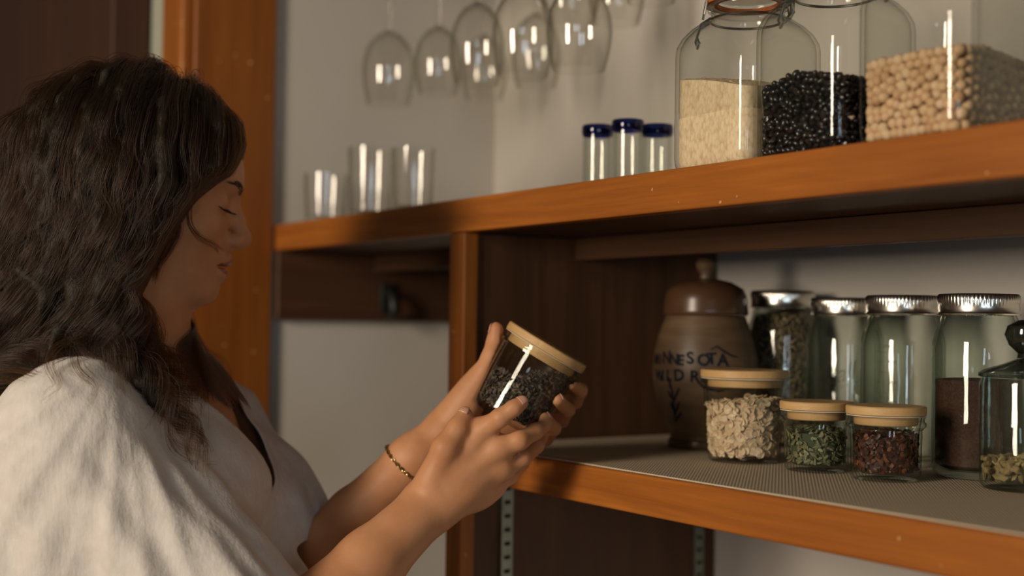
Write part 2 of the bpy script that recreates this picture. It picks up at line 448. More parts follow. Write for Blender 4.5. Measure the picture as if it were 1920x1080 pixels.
# square storage jars ---------------------------------------------------
def sq_section(cr):
    def f(a, r, z):
        # rounded square of half width r blended to a circle by cr(z)
        k = cr(z)
        n = 2 + 5.2*k
        c, s = abs(math.cos(a)), abs(math.sin(a))
        return r/((c**n + s**n)**(1/n))
    return f
def square_jar(cx, cy, hw, label, gasket, hb=0.121, hn=0.157, nr=0.035, rot=0.0, bail=True):
    t = empty('square_jar', (cx, cy, UZ+0.0002), (0, 0, rot))
    tag(t, label, 'jar', 'square clip-top jars on the upper shelf')
    out = [(0.0, 0.0), (hw*0.80, 0.0), (hw*0.93, 0.0015), (hw*0.985, 0.006), (hw, 0.014), (hw, hb*0.5), (hw, hb-0.008), (hw*0.985, hb), (hw*0.94, hb+0.009), (hw*0.86, hb+0.017), (nr+0.006, hb+0.024), (nr+0.001, hb+0.027), (nr, hb+0.031), (nr, hn-0.003), (nr+0.003, hn-0.001), (nr+0.004, hn+0.002), (nr+0.003, hn+0.0045)]
    w_ = 0.003
    inn = [(r-w_, z) for r, z in out[4:]]
    inn[0] = (hw-w_-0.004, 0.005)
    prof = out + [(nr-w_, hn+0.0045)] + inn[::-1][1:] + [(hw*0.75, 0.0030), (0.0, 0.0028)]
    def k(z): return 1.0 if z < hb else max(0.0, 1 - (z-hb)/0.026)
    MB().lathe(prof, 96, sq_section(k)).build('body', M['thick_glass'], t)
    MB().lathe([(nr-0.006, hn+0.0047), (nr+0.0055, hn+0.0047), (nr+0.0065, hn+0.0065), (nr+0.0055, hn+0.0085), (nr-0.006, hn+0.0085)], 64, closed=True).build('gasket', gasket, t)
    MB().lathe([(0.0, hn+0.0115), (nr-0.004, hn+0.0115), (nr-0.004, hn+0.0087), (nr+0.004, hn+0.0087), (nr+0.005, hn+0.012), (nr+0.004, hn+0.015), (nr*0.7, hn+0.021), (0.0, hn+0.023)], 64).build('lid', M['thick_glass'], t)
    if bail:
        mb = MB()
        mb.tube([(nr*1.02*math.cos(a), nr*1.02*math.sin(a), hn-0.010) for a in np.linspace(0, 2*math.pi, 40, endpoint=False)], 0.0012, 6, closed=True)
        for s in (-1, 1):      # hinge side and clasp side
            for e in (-1, 1):
                q = 0.011*e
                mb.tube([(s*(nr+0.001), q, hn-0.010), (s*(nr+0.010), q*1.1, hn-0.016), (s*(nr+0.014), q*1.1, hn-0.028), (s*(nr+0.012), q, hn-0.034)] if s < 0 else
                        [(s*(nr+0.001), q, hn-0.010), (s*(nr+0.007), q, hn-0.004), (s*(nr+0.008), q*0.9, hn+0.010), (s*(nr-0.004), q*0.9, hn+0.0235)], 0.0013, 6)
                mb.tube([(s*(nr+0.007), q, hn-0.006), (s*(nr+0.004), q*1.4, hn+0.012), (s*(nr-0.008), q*1.4, hn+0.0245)], 0.0012, 6)
            mb.tube([(s*(nr+0.012), -0.012, hn-0.034), (s*(nr+0.012), 0.012, hn-0.034)] if s < 0 else [(s*(nr+0.007), -0.013, hn-0.005), (s*(nr+0.007), 0.013, hn-0.005)], 0.0018, 6)
        for e in (-1, 1):
            mb.tube([(-(nr-0.008), 0.0154*e, hn+0.0245), (0, 0.012*e, hn+0.026), ((nr-0.008), 0.0154*e, hn+0.0245)], 0.0012, 6)
        mb.xform(Matrix.Rotation(math.radians(52), 4, 'Z'))
        mb.build('wire_bail', M['wire'], t)
    return t
HW = 0.054
JY = FY + 0.022 + HW
J_rice = (-0.9255, JY); J_bean = (-0.8130, JY); J_pea = (-0.6920, JY); J_last = (-0.6215+0.0400, FY+0.006+0.040)
square_jar(*J_rice, HW, 'square glass jar of pale rice with an orange rubber gasket', M['gasket'])
square_jar(*J_bean, HW, 'square glass jar half full of black beans', M['clear_gasket'], rot=0.0)
square_jar(*J_pea, HW, 'square glass jar of beige chickpeas', M['clear_gasket'])
square_jar(*J_last, 0.040, 'empty square glass jar at the right edge of the upper shelf', M['clear_gasket'], nr=0.030)

# rice: one mass with a sloping, slightly mounded top
IN = HW - 0.0036
def sq_mass(cx, cy, hw, top, mat, name, z0=0.0036, n=96, nz=14, nr=22, rough=0.0006):
    rng = np.random.default_rng(5)
    V, Fc = [], []
    def rad(a):
        c, s = abs(math.cos(a)), abs(math.sin(a)); k = 7.2
        return hw/((c**k + s**k)**(1/k))
    ang = [2*math.pi*j/n for j in range(n)]
    for i in range(nz+1):
        for a in ang:
            q = rad(a); x, y = q*math.cos(a), q*math.sin(a)
            V.append((x*(1 if i else .95), y*(1 if i else .95), z0 + (top(x, y)-z0)*i/nz))
    for i in range(nz):
        for j in range(n):
            j2 = (j+1) % n
            Fc.append((i*n+j, i*n+j2, (i+1)*n+j2, (i+1)*n+j))
    base = nz*n
    prev = [base+j for j in range(n)]
    for k in range(1, nr):
        f = 1-k/nr; cur = []
        for a in ang:
            q = rad(a)*f; x, y = q*math.cos(a), q*math.sin(a)
            V.append((x, y, top(x, y)+rng.normal(0, rough))); cur.append(len(V)-1)
        for j in range(n):
            j2 = (j+1) % n; Fc.append((prev[j], prev[j2], cur[j2], cur[j]))
        prev = cur
    V.append((0, 0, top(0, 0))); c = len(V)-1
    for j in range(n): Fc.append((prev[j], prev[(j+1) % n], c))
    Fc.append(tuple(range(n))[::-1])
    return link(name, mesh_of(V, Fc), mat, loc=(cx, cy, UZ+0.0002))
m, nt, b = new_mat('pale_rice_grains')
mp = coords(nt, (1, 1, 1))
vo = nt.nodes.new('ShaderNodeTexVoronoi'); vo.inputs['Scale'].default_value = 330
mp2 = coords(nt, (1.0, 1.0, 0.55)); nt.links.new(mp2.outputs[0], vo.inputs['Vector'])
r = ramp(nt, [(0.0, (0.95, 0.77, 0.52)), (0.5, (0.90, 0.71, 0.46)), (1.0, (0.70, 0.51, 0.30))]); nt.links.new(vo.outputs['Distance'], r.inputs[0])
hs = nt.nodes.new('ShaderNodeMixRGB'); hs.blend_type = 'MULTIPLY'; hs.inputs[0].default_value = 0.35
rr2 = ramp(nt, [(0.0, (0.62, 0.55, 0.45)), (0.6, (1, 1, 1))])
sep = nt.nodes.new('ShaderNodeSeparateColor'); nt.links.new(vo.outputs['Color'], sep.inputs[0]); nt.links.new(sep.outputs[0], rr2.inputs[0])
nt.links.new(r.outputs[0], hs.inputs[1]); nt.links.new(rr2.outputs[0], hs.inputs[2]); nt.links.new(hs.outputs[0], b.inputs['Base Color'])
b.inputs['Roughness'].default_value = 0.6
bump(nt, b, vo.outputs['Distance'], -0.6, 0.003)
o = sq_mass(*J_rice, IN, lambda x, y: 0.0930 - 0.20*(x+0.02) + 0.05*(y) - 1.2*(x*x+y*y), m, 'rice')
tag(o, 'pale yellow rice filling the first square jar', 'rice', kind='stuff')

# packed round things: relax spheres in the outer layer of a square column
def pack(n, hw, z0, top, r, shell, seed, iters=90):
    rng = np.random.default_rng(seed)
    ht = top(0, 0)
    L = []
    rv = r*rng.uniform(0.84, 1.14, n)
    while len(L) < n:
        p = rng.uniform([-hw, -hw, z0], [hw, hw, ht+0.01], (4000, 3))
        # the camera sees the faces towards -Y, towards +X and the top
        keep = ((p[:, 1] < -hw+shell) | (p[:, 0] > hw-shell) | (p[:, 2] > top(p[:, 0], p[:, 1])-shell)) & (p[:, 2] < top(p[:, 0], p[:, 1]))
        L.extend(p[keep])
    p = np.array(L[:n])
    core = lambda q: (q[:, 1] > -hw+shell) & (q[:, 0] < hw-shell) & (q[:, 2] < top(q[:, 0], q[:, 1])-shell)
    for it in range(iters):
        mv = np.zeros_like(p)
        for s in range(0, n, 400):
            d = p[s:s+400, None, :] - p[None, :, :]
            dist = np.sqrt((d*d).sum(2)) + 1e-9
            ov = np.clip((rv[s:s+400, None]+rv[None, :])*0.97 - dist, 0, None); ov[dist < 1e-8] = 0
            mv[s:s+400] = (d/dist[..., None]*ov[..., None]*0.42).sum(1)
        p = p + np.clip(mv, -r*0.6, r*0.6)
        c = core(p)
        if c.any():    # push out of the core through the nearest side
            q = p[c]; dy = q[:, 1]-(-hw+shell); dx = (hw-shell)-q[:, 0]; dz = top(q[:, 0], q[:, 1])-shell-q[:, 2]
            k = np.argmin(np.stack([dy, dx, dz], 1), 1)
            q[k == 0, 1] = -hw+shell; q[k == 1, 0] = hw-shell; q[k == 2, 2] += dz[k == 2]; p[c] = q
        p[:, 0] = np.clip(p[:, 0], -hw+rv, hw-rv); p[:, 1] = np.clip(p[:, 1], -hw+rv, hw-rv)
        # rounded corners of the jar
        rc_ = 0.016; ex = np.abs(p[:, 0])-(hw-rc_); ey = np.abs(p[:, 1])-(hw-rc_)
        k = (ex > 0) & (ey > 0); dd = np.sqrt(ex**2+ey**2)
        k &= dd > rc_-r
        if k.any():
            f = (rc_-r)/dd[k]
            p[k, 0] = np.sign(p[k, 0])*((hw-rc_)+ex[k]*f); p[k, 1] = np.sign(p[k, 1])*((hw-rc_)+ey[k]*f)
        p[:, 2] = np.clip(p[:, 2], z0+r, np.maximum(top(p[:, 0], p[:, 1])-r, z0+r))
    return p, rv
def blob_mesh(kind, sub=2):
    bm = bmesh.new(); bmesh.ops.create_icosphere(bm, subdivisions=sub, radius=1)
    rng = random.Random(kind)
    for v in bm.verts:
        x, y, z = v.co
        if kind.startswith('pea'):
            k = 1 - 0.10*math.exp(-((x/0.22)**2))*(1 if y > 0 else 0.3) + 0.06*math.sin(3*z+2*x+len(kind)) + rng.uniform(-0.035, 0.035)
            beak = 0.30*math.exp(-((x)**2+(y-0.25)**2)/0.09)*(1 if z > 0 else 0)
            v.co = Vector((x*0.98*k, y*0.94*k, z*0.96*k + beak*0.8))
        else:
            bend = 0.22*(x*x)
            v.co = Vector((x*1.28, y*0.82, (z*0.76) - bend*0.6 + 0.1))
    me = bpy.data.meshes.new('m'); bm.to_mesh(me); bm.free()
    me.polygons.foreach_set('use_smooth', [True]*len(me.polygons))
    return me
def scatter_joined(base, P_, S, rng, extra_rot=None):
    bv = np.empty(len(base.vertices)*3); base.vertices.foreach_get('co', bv); bv = bv.reshape(-1, 3)
    base.calc_loop_triangles()
    bt = np.empty(len(base.loop_triangles)*3, np.int32); base.loop_triangles.foreach_get('vertices', bt); bt = bt.reshape(-1, 3)
    V, T = [], []
    for i, p in enumerate(P_):
        if extra_rot is not None: R = extra_rot[i]
        else:
            q = rng.normal(size=4); q /= np.linalg.norm(q); R = np.array(Quaternion(q).to_matrix())
        s = S[i] if hasattr(S, '__len__') else S
        V.append((bv*s) @ R.T + p); T.append(bt + i*len(bv))
    return np_mesh(np.concatenate(V), np.concatenate(T))
def box_core(cx, cy, hw, shell, z0, top, mat, name):
    return None
def fill(jar, n, r, shell, top, seed, kind, mat_one, mat_mass, name, label, cat, group, mass_name, mass_label, nmax=300):
    cx, cy = jar
    p, rv = pack(n, IN, 0.0034, top, r, shell, seed)
    wp = p + np.array([cx, cy, UZ])
    rel = wp - np.array([0, 0, EYE])
    # order: nearest the glass on the camera's side first
    score = np.minimum.reduce([p[:, 1]+IN, IN-p[:, 0], (top(p[:, 0], p[:, 1])-p[:, 2])*1.0])
    hid = rel[:, 2]*FY/np.maximum(FY, wp[:, 1]) < 0.149*1.0     # below the shelf edge: unseen
    order = np.argsort(score + hid*1.0)
    rng = np.random.default_rng(seed+1)
    base = [blob_mesh(kind + str(i)) for i in range(3)]
    first = None
    for c, i in enumerate(order[:nmax]):
        s = rv[i]*1.03
        q = rng.normal(size=4); q /= np.linalg.norm(q)
        if c < 3:
            base[c].materials.append(mat_one); base[c].name = name
        o = bpy.data.objects.new(name, base[c % 3]); col.objects.link(o)
        o.matrix_world = Matrix.LocRotScale(Vector(wp[i]), Quaternion(q), Vector((s, s, s)))
        o['label'] = label; o['category'] = cat; o['group'] = group
    rest = order[nmax:]
    me = scatter_joined(blob_mesh(kind + '7', 1), wp[rest], rv[rest]*1.02, rng)
    # the mass in the middle of the jar, behind what shows
    o = link(mass_name, me, mat_mass); tag(o, mass_label, cat, kind='stuff')
    return wp[order[:nmax]]
pea_cols = [(0.62, 0.39, 0.21), (0.74, 0.51, 0.30), (0.67, 0.44, 0.25), (0.78, 0.57, 0.36), (0.56, 0.33, 0.17)]
fill(J_pea, 700, 0.0048, 0.017, lambda x, y: 0.0755 + 0.0*x - 0.12*np.abs(y+0.02) - 0.6*(x*x), 3, 'pea', grains('chickpea_skin', pea_cols, 0.65, 'object'), grains('chickpea_skin_mass', pea_cols, 0.65),
     'chickpea', 'beige dried chickpea pressed among others in the third square jar', 'chickpea', 'chickpeas in the square jar',
     'chickpea_mass', 'chickpeas behind the front layer in the third square jar')
bean_cols = [(0.010, 0.009, 0.008), (0.018, 0.014, 0.013), (0.012, 0.012, 0.011), (0.030, 0.018, 0.015)]
fill(J_bean, 1150, 0.0036, 0.011, lambda x, y: 0.0765 - 0.20*np.abs(x+0.0) + 0.0*y - 1.5*np.clip(-x-0.01, 0, 1)**2, 8, 'bean', grains('black_bean_skin', bean_cols, 0.28, 'object', 0.6), grains('black_bean_skin_mass', bean_cols, 0.28, spec=0.6),
     'black_bean', 'shiny black bean packed with others in the second square jar', 'bean', 'black beans in the square jar',
     'black_bean_mass', 'black beans behind and below the visible layer in the second square jar')
bs = blob_mesh('bean9')
o = link('white_bean', bs, plain('cream_bean', (0.78, 0.60, 0.42), 0.5)); o.scale = (0.0036, 0.0036, 0.0036)
o.location = (J_bean[0]+IN-0.004, J_bean[1]-0.030, UZ+0.030); o.rotation_euler = (0.2, -0.5, 1.57)
tag(o, 'single cream bean lying against the glass among the black beans', 'bean')
# opaque middle of both heaps
for jar, nm, c, hh, lab, sh_ in ((J_pea, 'chickpea_core', (0.40, 0.22, 0.10), 0.058, 'inner heap of chickpeas in the third square jar', 0.012), (J_bean, 'black_bean_core', (0.010, 0.009, 0.008), 0.058, 'inner heap of black beans in the second square jar', 0.008)):
    o = sq_mass(jar[0], jar[1], IN-sh_, lambda x, y: hh - 1.5*(x*x+y*y), plain(nm+'_skin', c, 0.7, var=0.3, vscale=250, bmp=0.5, bscale=250), nm, 0.0095, 48, 8, 8)
    tag(o, lab, 'chickpea' if 'pea' in nm else 'bean', kind='stuff')

# ------------------------------------------------------------------ jars on the lower shelf
def at_shelf(px, d):
    'point of the lower shelf in the pixel column px at depth d'
    v = d*(FWD + RGT*(px-960)/F - UPV*(800-540)/F)
    return v[0], v[1]
def cam_az(x, y): return math.atan2(-y, -x)

def flat_text(body, size, offset=0.0, shear=0.0, extrude=0.0003, spacing=1.0, align='CENTER', res=3):
    c = bpy.data.curves.new('t', 'FONT'); c.body = body; c.size = size; c.align_x = align
    c.offset = offset; c.shear = shear; c.extrude = extrude; c.space_character = spacing; c.resolution_u = res
    o = bpy.data.objects.new('t', c); col.objects.link(o)
    dg = bpy.context.evaluated_depsgraph_get()
    me = bpy.data.meshes.new_from_object(o.evaluated_get(dg))
    bpy.data.objects.remove(o); bpy.data.curves.remove(c)
    return me
def wrap(me, az, rad_of_z, z0, lift=0.0004, rot=0.0, dx=0.0):
    'bend a flat mesh (x along the text, y up, z out) round a jar'
    bm = bmesh.new(); bm.from_mesh(me)
    bmesh.ops.subdivide_edges(bm, edges=[e for e in bm.edges if e.calc_length() > 0.004], cuts=2, use_grid_fill=True)
    cr, sr = math.cos(rot), math.sin(rot)
    for v in bm.verts:
        x, y, z = v.co
        x, y = x*cr - y*sr + dx, x*sr + y*cr
        zz = z0 + y; r0 = rad_of_z(zz); a = az + x/r0; r = r0 + lift + z
        v.co = Vector((r*math.cos(a), r*math.sin(a), zz))
    me2 = bpy.data.meshes.new('m'); bm.to_mesh(me2); bm.free(); return me2
def stroke(pts, w0):
    'flat brush stroke through (x, y) points with tapering width'
    V, Fc = [], []
    n = len(pts)
    for i, (x, y) in enumerate(pts):
        a = pts[max(0, i-1)]; b = pts[min(n-1, i+1)]
        tx, ty = b[0]-a[0], b[1]-a[1]; l = math.hypot(tx, ty) or 1
        w = w0*(0.25 + 0.75*math.sin(math.pi*(i+0.4)/(n-0.2)))
        V += [(x-ty/l*w, y+tx/l*w, 0), (x+ty/l*w, y-tx/l*w, 0)]
    for i in range(n-1): Fc.append((2*i, 2*i+1, 2*i+3, 2*i+2))
    return mesh_of(V, Fc)
def join_meshes(ms):
    bm = bmesh.new()
    for m_ in ms: bm.from_mesh(m_)
    me = bpy.data.meshes.new('m'); bm.to_mesh(me); bm.free(); return me
def interp(prof):
    zs = [p[1] for p in prof]; rs = [p[0] for p in prof]
    return lambda z: float(np.interp(z, zs, rs))

# stoneware crock --------------------------------------------------------
cx, cy = at_shelf(1321, 1.538); cy = min(cy, 1.135)
ck = empty('stoneware_crock', (cx, cy, LZ+0.0002)); tag(ck, 'brown stoneware crock with painted lettering and knobbed lid beside the upright', 'crock')
cp = [(0.0415, 0.004), (0.0400, 0.010), (0.0405, 0.016), (0.0460, 0.030), (0.0545, 0.050), (0.0605, 0.072), (0.0618, 0.090), (0.0595, 0.112), (0.0545, 0.132), (0.0490, 0.147), (0.0465, 0.154)]
m, nt, b = new_mat('brown_stoneware')
n = noise(nt, coords(nt), 30, 5); n2 = noise(nt, coords(nt, (1, 1, 6)), 14, 3)
r = ramp(nt, [(0.35, (0.095, 0.055, 0.028)), (0.65, (0.145, 0.090, 0.047))]); nt.links.new(n2.outputs[0], r.inputs[0]); nt.links.new(r.outputs[0], b.inputs['Base Color'])
b.inputs['Roughness'].default_value = 0.45; bump(nt, b, n.outputs[0], 0.15, 0.002)
m2 = plain('dark_brown_glaze', (0.075, 0.036, 0.018), 0.28, var=0.2, vscale=20)
MB().lathe([(0.0, 0.0), (0.0405, 0.0)] + cp + [(0.0435, 0.154), (0.0435, 0.140), (0.0, 0.05)], 72).build('body', m, ck)
MB().lathe([(0.0, 0.0), (0.0425, 0.0), (0.0432, 0.003), (0.0424, 0.009), (0.0402, 0.0105)], 72).build('foot_ring', m2, ck)
MB().lathe([(0.0, 0.1545), (0.0485, 0.1545), (0.0500, 0.1575), (0.0495, 0.161), (0.0485, 0.172), (0.0475, 0.178), (0.044, 0.186), (0.030, 0.194), (0.012, 0.198), (0.0, 0.199)], 72).build('lid', m2, ck)
MB().lathe([(0.0, 0.197), (0.008, 0.198), (0.007, 0.203), (0.011, 0.210), (0.0125, 0.216), (0.009, 0.222), (0.0, 0.224)], 32).build('knob', m, ck)
ink = plain('blue_black_glaze', (0.009, 0.011, 0.018), 0.75, spec=0.2)
az = cam_az(cx, cy)
rng = random.Random(4)
ms = []
def lettering(word, x0, ybase, size, step):
    x = x0
    for ch in word:
        if ch != ' ':
            me = flat_text(ch, size*rng.uniform(0.93, 1.1), offset=0.00055, extrude=0.0, align='LEFT')
            ms.append(wrap(me, az, interp(cp), ybase + rng.uniform(-0.001, 0.001), 0.0005, rng.uniform(-0.10, 0.10), x))
        x += step*(0.62 if ch in 'I ' else 1.28 if ch in 'WM' else 1.0)
lettering('MINNESOTA', -0.0785, 0.0985, 0.0175, 0.0117)
lettering('WILD RICE', -0.0725, 0.0790, 0.0170, 0.0122)
ms.append(wrap(stroke([(0.006, 0.017), (0.013, 0.021), (0.022, 0.015), (0.032, 0.010), (0.040, 0.009)], 0.0013), az, interp(cp), 0.0985, 0.0006))
ms.append(wrap(stroke([(-0.012, 0.006), (-0.006, -0.002), (0.004, -0.008), (0.016, -0.010), (0.03, -0.006)], 0.0015), az, interp(cp), 0.0790, 0.0006))
link('painted_lettering', join_meshes(ms), ink, ck)
gs = []
for pts in ([(-0.0435, 0.046), (-0.040, 0.034), (-0.038, 0.018), (-0.037, 0.0)], [(-0.047, 0.034), (-0.0435, 0.029), (-0.0395, 0.025)], [(-0.030, 0.038), (-0.034, 0.030), (-0.0385, 0.022)],
            [(-0.043, 0.022), (-0.040, 0.015), (-0.0375, 0.009)], [(-0.030, 0.022), (-0.034, 0.013), (-0.037, 0.006)], [(-0.027, 0.010), (-0.032, 0.004), (-0.0365, -0.002)], [(-0.0445, 0.050), (-0.0437, 0.044), (-0.0425, 0.038)]):
    gs.append(wrap(stroke(pts, 0.0016), az, interp(cp), 0.033, 0.0006))
link('painted_grain_stalk', join_meshes(gs), ink, ck)

# canning jars -----------------------------------------------------------
def canning_jar(px, d, h, label, group, r=0.0432, lid_r=0.0372, rib=True):
    x, y = at_shelf(px, d)
    y = min(y, WY-r-0.004)
    t = empty('canning_jar', (x, y, LZ+0.0002)); tag(t, label, 'jar', group)
    k = h/0.176
    out = [(0.0, 0.002), (r*0.70, 0.0), (r*0.88, 0.0008), (r*0.97, 0.005), (r, 0.012), (r, 0.124*k), (r*0.985, 0.131*k), (r*0.93, 0.139*k), (r*0.86, 0.146*k), (lid_r-0.001, 0.152*k), (lid_r-0.0025, 0.156*k), (lid_r-0.0025, h-0.003)]
    w_ = 0.003
    inn = [(r-w_, 0.012), (r-w_, 0.124*k), ((r*0.93)-w_, 0.138*k), (lid_r-0.0055, 0.155*k), (lid_r-0.0055, h-0.003)]
    def sec(a, rr, z):
        if rib and 0.012 < z < 0.125*k: return rr
        return rr
    MB().lathe(out + inn[::-1] + [(r*0.8, 0.007), (0.0, 0.006)], 80, sec).build('body', M['jar_glass'], t)
    def kn(a, rr, z):
        return rr + (0.00045*math.sin(a*64) if z > h-0.0075 else 0.0)
    MB().lathe([(lid_r-0.002, h-0.0205), (lid_r+0.0012, h-0.0205), (lid_r+0.0016, h-0.019), (lid_r+0.0004, h-0.017), (lid_r+0.0008, h-0.013), (lid_r+0.0004, h-0.0105), (lid_r+0.0009, h-0.0070), (lid_r+0.0008, h-0.002), (lid_r-0.0010, h), (lid_r-0.006, h), (lid_r-0.006, h-0.0008), (lid_r-0.002, h-0.002)], 256, kn, closed=True).build('screw_band', M['tin'], t)
    MB().lathe([(0.0, h-0.0025), (lid_r-0.0025, h-0.0025), (lid_r-0.0025, h-0.0012), (lid_r-0.009, h-0.0010), (lid_r-0.010, h-0.0014), (0.0, h-0.0014)], 64).build('lid_disc', M['tin'], t)
    return t, x, y, r
G2 = 'tall canning jars on the lower shelf'
j1, x1, y1, r1 = canning_jar(1466, 1.578, 0.186, 'canning jar full of long brown grains behind the jar of oats', G2)
j2, x2, y2, r2 = canning_jar(1583, 1.478, 0.176, 'empty canning jar with embossed script, right of the grain-filled one', G2)
j3, x3, y3, r3 = canning_jar(1692, 1.375, 0.177, 'empty canning jar with embossed measuring marks, behind the jar of dark red flakes', G2)
j4, x4, y4, r4 = canning_jar(1834, 1.265, 0.1765, 'canning jar half full of red-brown powder, rightmost of the metal-lidded jars', G2)
emb = glass('embossed_glass', (0.86, 0.89, 0.86), (0.25, 0.30, 0.26), power=1.2, base=0.10)
def script_mark(t, x, y, r, dx, z0, size):
    a = cam_az(x, y)
    parts = [wrap(flat_text('Ball', size, offset=-0.0003, shear=0.45, extrude=0.0006, spacing=0.92), a, lambda z: r, z0, 0.0003, 0.28, dx)]
    parts.append(wrap(stroke([(-size*0.9, -size*0.42), (-size*0.2, -size*0.28), (size*0.5, -size*0.05), (size*1.0, size*0.22)], 0.0006), a, lambda z: r, z0, 0.0008, 0.0, dx))
    link('embossed_script', join_meshes(parts), emb, t)
script_mark(j2, x2, y2, r2, -0.006, 0.082, 0.028)
script_mark(j1, x1, y1, r1, 0.004, 0.090, 0.028)
a3 = cam_az(x3, y3); ps = []
for i in range(9):
    L_ = 0.012 if i % 2 == 0 else 0.007
    ps.append(wrap(mesh_of([(-0.028, -0.0004, 0), (-0.028+L_, -0.0004, 0), (-0.028+L_, 0.0004, 0), (-0.028, 0.0004, 0)], [(0, 1, 2, 3)]), a3, lambda z: r3, 0.034+0.0105*i, 0.0005))
for i, s_ in enumerate(('100', '200', '300', '400')):
    ps.append(wrap(flat_text(s_, 0.0058, extrude=0.0003), a3, lambda z: r3, 0.043+0.021*i, 0.0003, 0, -0.010))
ps.append(wrap(flat_text('ml', 0.0075, extrude=0.0003), a3, lambda z: r3, 0.122, 0.0003, 0, -0.016))
for xx in (0.010, -0.030):
    ps.append(wrap(mesh_of([(xx, 0, 0), (xx+0.0008, 0, 0), (xx+0.0008, 0.10, 0), (xx, 0.10, 0)], [(0, 1, 2, 3)]), a3, lambda z: r3, 0.026, 0.0005))
link('embossed_scale', join_meshes(ps), emb, j3)

# loose contents -----------------------------------------------------------
def grain_mesh(l, w_, t_, seg=6, n=6):
    bm = bmesh.new(); bmesh.ops.create_icosphere(bm, subdivisions=1, radius=1)
    for v in bm.verts: v.co = Vector((v.co.x*l/2, v.co.y*w_/2*(1-0.3*v.co.x), v.co.z*t_/2))
    me = bpy.data.meshes.new('m'); bm.to_mesh(me); bm.free(); return me
def flake_mesh(l, w_, t_, seed, crease=0.25):
    rng = random.Random(seed); n = 10
    V, Fc = [], []
    for s in (1, -1):
        for j in range(n):
            a = 2*math.pi*j/n; q = rng.uniform(0.86, 1.08)
            x, y = l/2*q*math.cos(a), w_/2*q*math.sin(a)
            V.append((x, y, s*t_/2 + crease*abs(y)*0.5 + 0.15*x*x/l))
    V += [(0, 0, t_*0.5), (0, 0, -t_*0.5)]
    for j in range(n):
        j2 = (j+1) % n
        Fc += [(j, j2, 2*n), (n+j2, n+j, 2*n+1), (n+j, n+j2, j2), (n+j, j2, j)]
    return mesh_of(V, Fc)
def shard_mesh(l, w_, t_, seed):
    rng = random.Random(seed); bm = bmesh.new(); bmesh.ops.create_icosphere(bm, subdivisions=1, radius=1)
    for v in bm.verts:
        q = rng.uniform(0.6, 1.2); v.co = Vector((v.co.x*l/2*q, v.co.y*w_/2*q, v.co.z*t_/2*q + 0.25*v.co.x**2*l/2))
    me = bpy.data.meshes.new('m'); bm.to_mesh(me); bm.free(); return me
def near_wall(n, rad, z0, z1, rng, depth=0.004, top_share=0.2, az=None, spread=math.pi):
    'points and outward directions close to the wall and to the top of a round heap'
    pts, nor = [], []
    for i in range(n):
        a = rng.uniform(-spread, spread) + (az or 0)
        if rng.random() < top_share:
            q = math.sqrt(rng.uniform(0, 1))*(rad(z1)-0.002); pts.append((q*math.cos(a), q*math.sin(a), z1 + rng.normal(0, 0.0014) + 0.003*(1-q/rad(z1)))); nor.append((rng.normal(0, .4), rng.normal(0, .4), 1))
        else:
            z = rng.uniform(z0, z1); q = rad(z) - 0.0008 - depth*rng.random()**1.6
            pts.append((q*math.cos(a), q*math.sin(a), z)); nor.append((math.cos(a)+rng.normal(0, .35), math.sin(a)+rng.normal(0, .35), rng.normal(0, .4)))
    return np.array(pts), np.array(nor)
def rots_facing(nor, rng):
    R = []
    for nn in nor:
        q = Vector(nn).normalized().to_track_quat('Z', 'Y') @ Quaternion((0, 0, 1), rng.uniform(0, 2*math.pi))
        R.append(np.array(q.to_matrix()))
    return R
def heap_core(name, rad, z0, z1, inset, mat, loc, label, cat, M4=None):
    prof = [(0.0, z0)] + [(max(0.002, rad(z)-inset), z) for z in np.linspace(z0, z1-inset*0.5, 8)] + [(0.0, z1-inset*0.3)]
    o = MB().lathe(prof, 40).build(name, mat)
    if M4 is not None: o.matrix_world = M4
    else: o.location = loc
    tag(o, label, cat, kind='stuff'); return o

rng = np.random.default_rng(21)
def joined_heap(bases, pts, nor, rng, sizes=(0.85, 1.15)):
    ms = []
    k = len(bases); R = rots_facing(nor, rng)
    for i in range(k):
        idx = list(range(i, len(pts), k))
        ms.append(scatter_joined(bases[i], pts[idx], rng.uniform(*sizes, len(idx)), rng, [R[q] for q in idx]))
    return join_meshes(ms)
rad = lambda z: r1-0.0031 if z < 0.131 else float(np.interp(z, [0.131, 0.160, 0.2], [r1-0.0031, 0.0315, 0.0315]))
cols = [(0.17, 0.115, 0.065), (0.27, 0.19, 0.105), (0.12, 0.08, 0.046), (0.34, 0.25, 0.14), (0.21, 0.15, 0.085)]
pts, nor = near_wall(1500, rad, 0.008, 0.155, rng, 0.004, 0.08, cam_az(x1, y1), 1.9)
o = link('brown_grain', joined_heap([grain_mesh(0.0095, 0.0023, 0.002)], pts, nor, rng), grains('brown_grain_husk', cols, 0.5)); o.location = (x1, y1, LZ+0.0002)
tag(o, 'long brown grains filling the canning jar behind the oats', 'grain', kind='stuff')
heap_core('brown_grain_core', rad, 0.0075, 0.155, 0.0045, plain('brown_grain_dark', (0.07, 0.045, 0.026), 0.8), (x1, y1, LZ+0.0002), 'inner heap of brown grains in the canning jar behind the oats', 'grain')

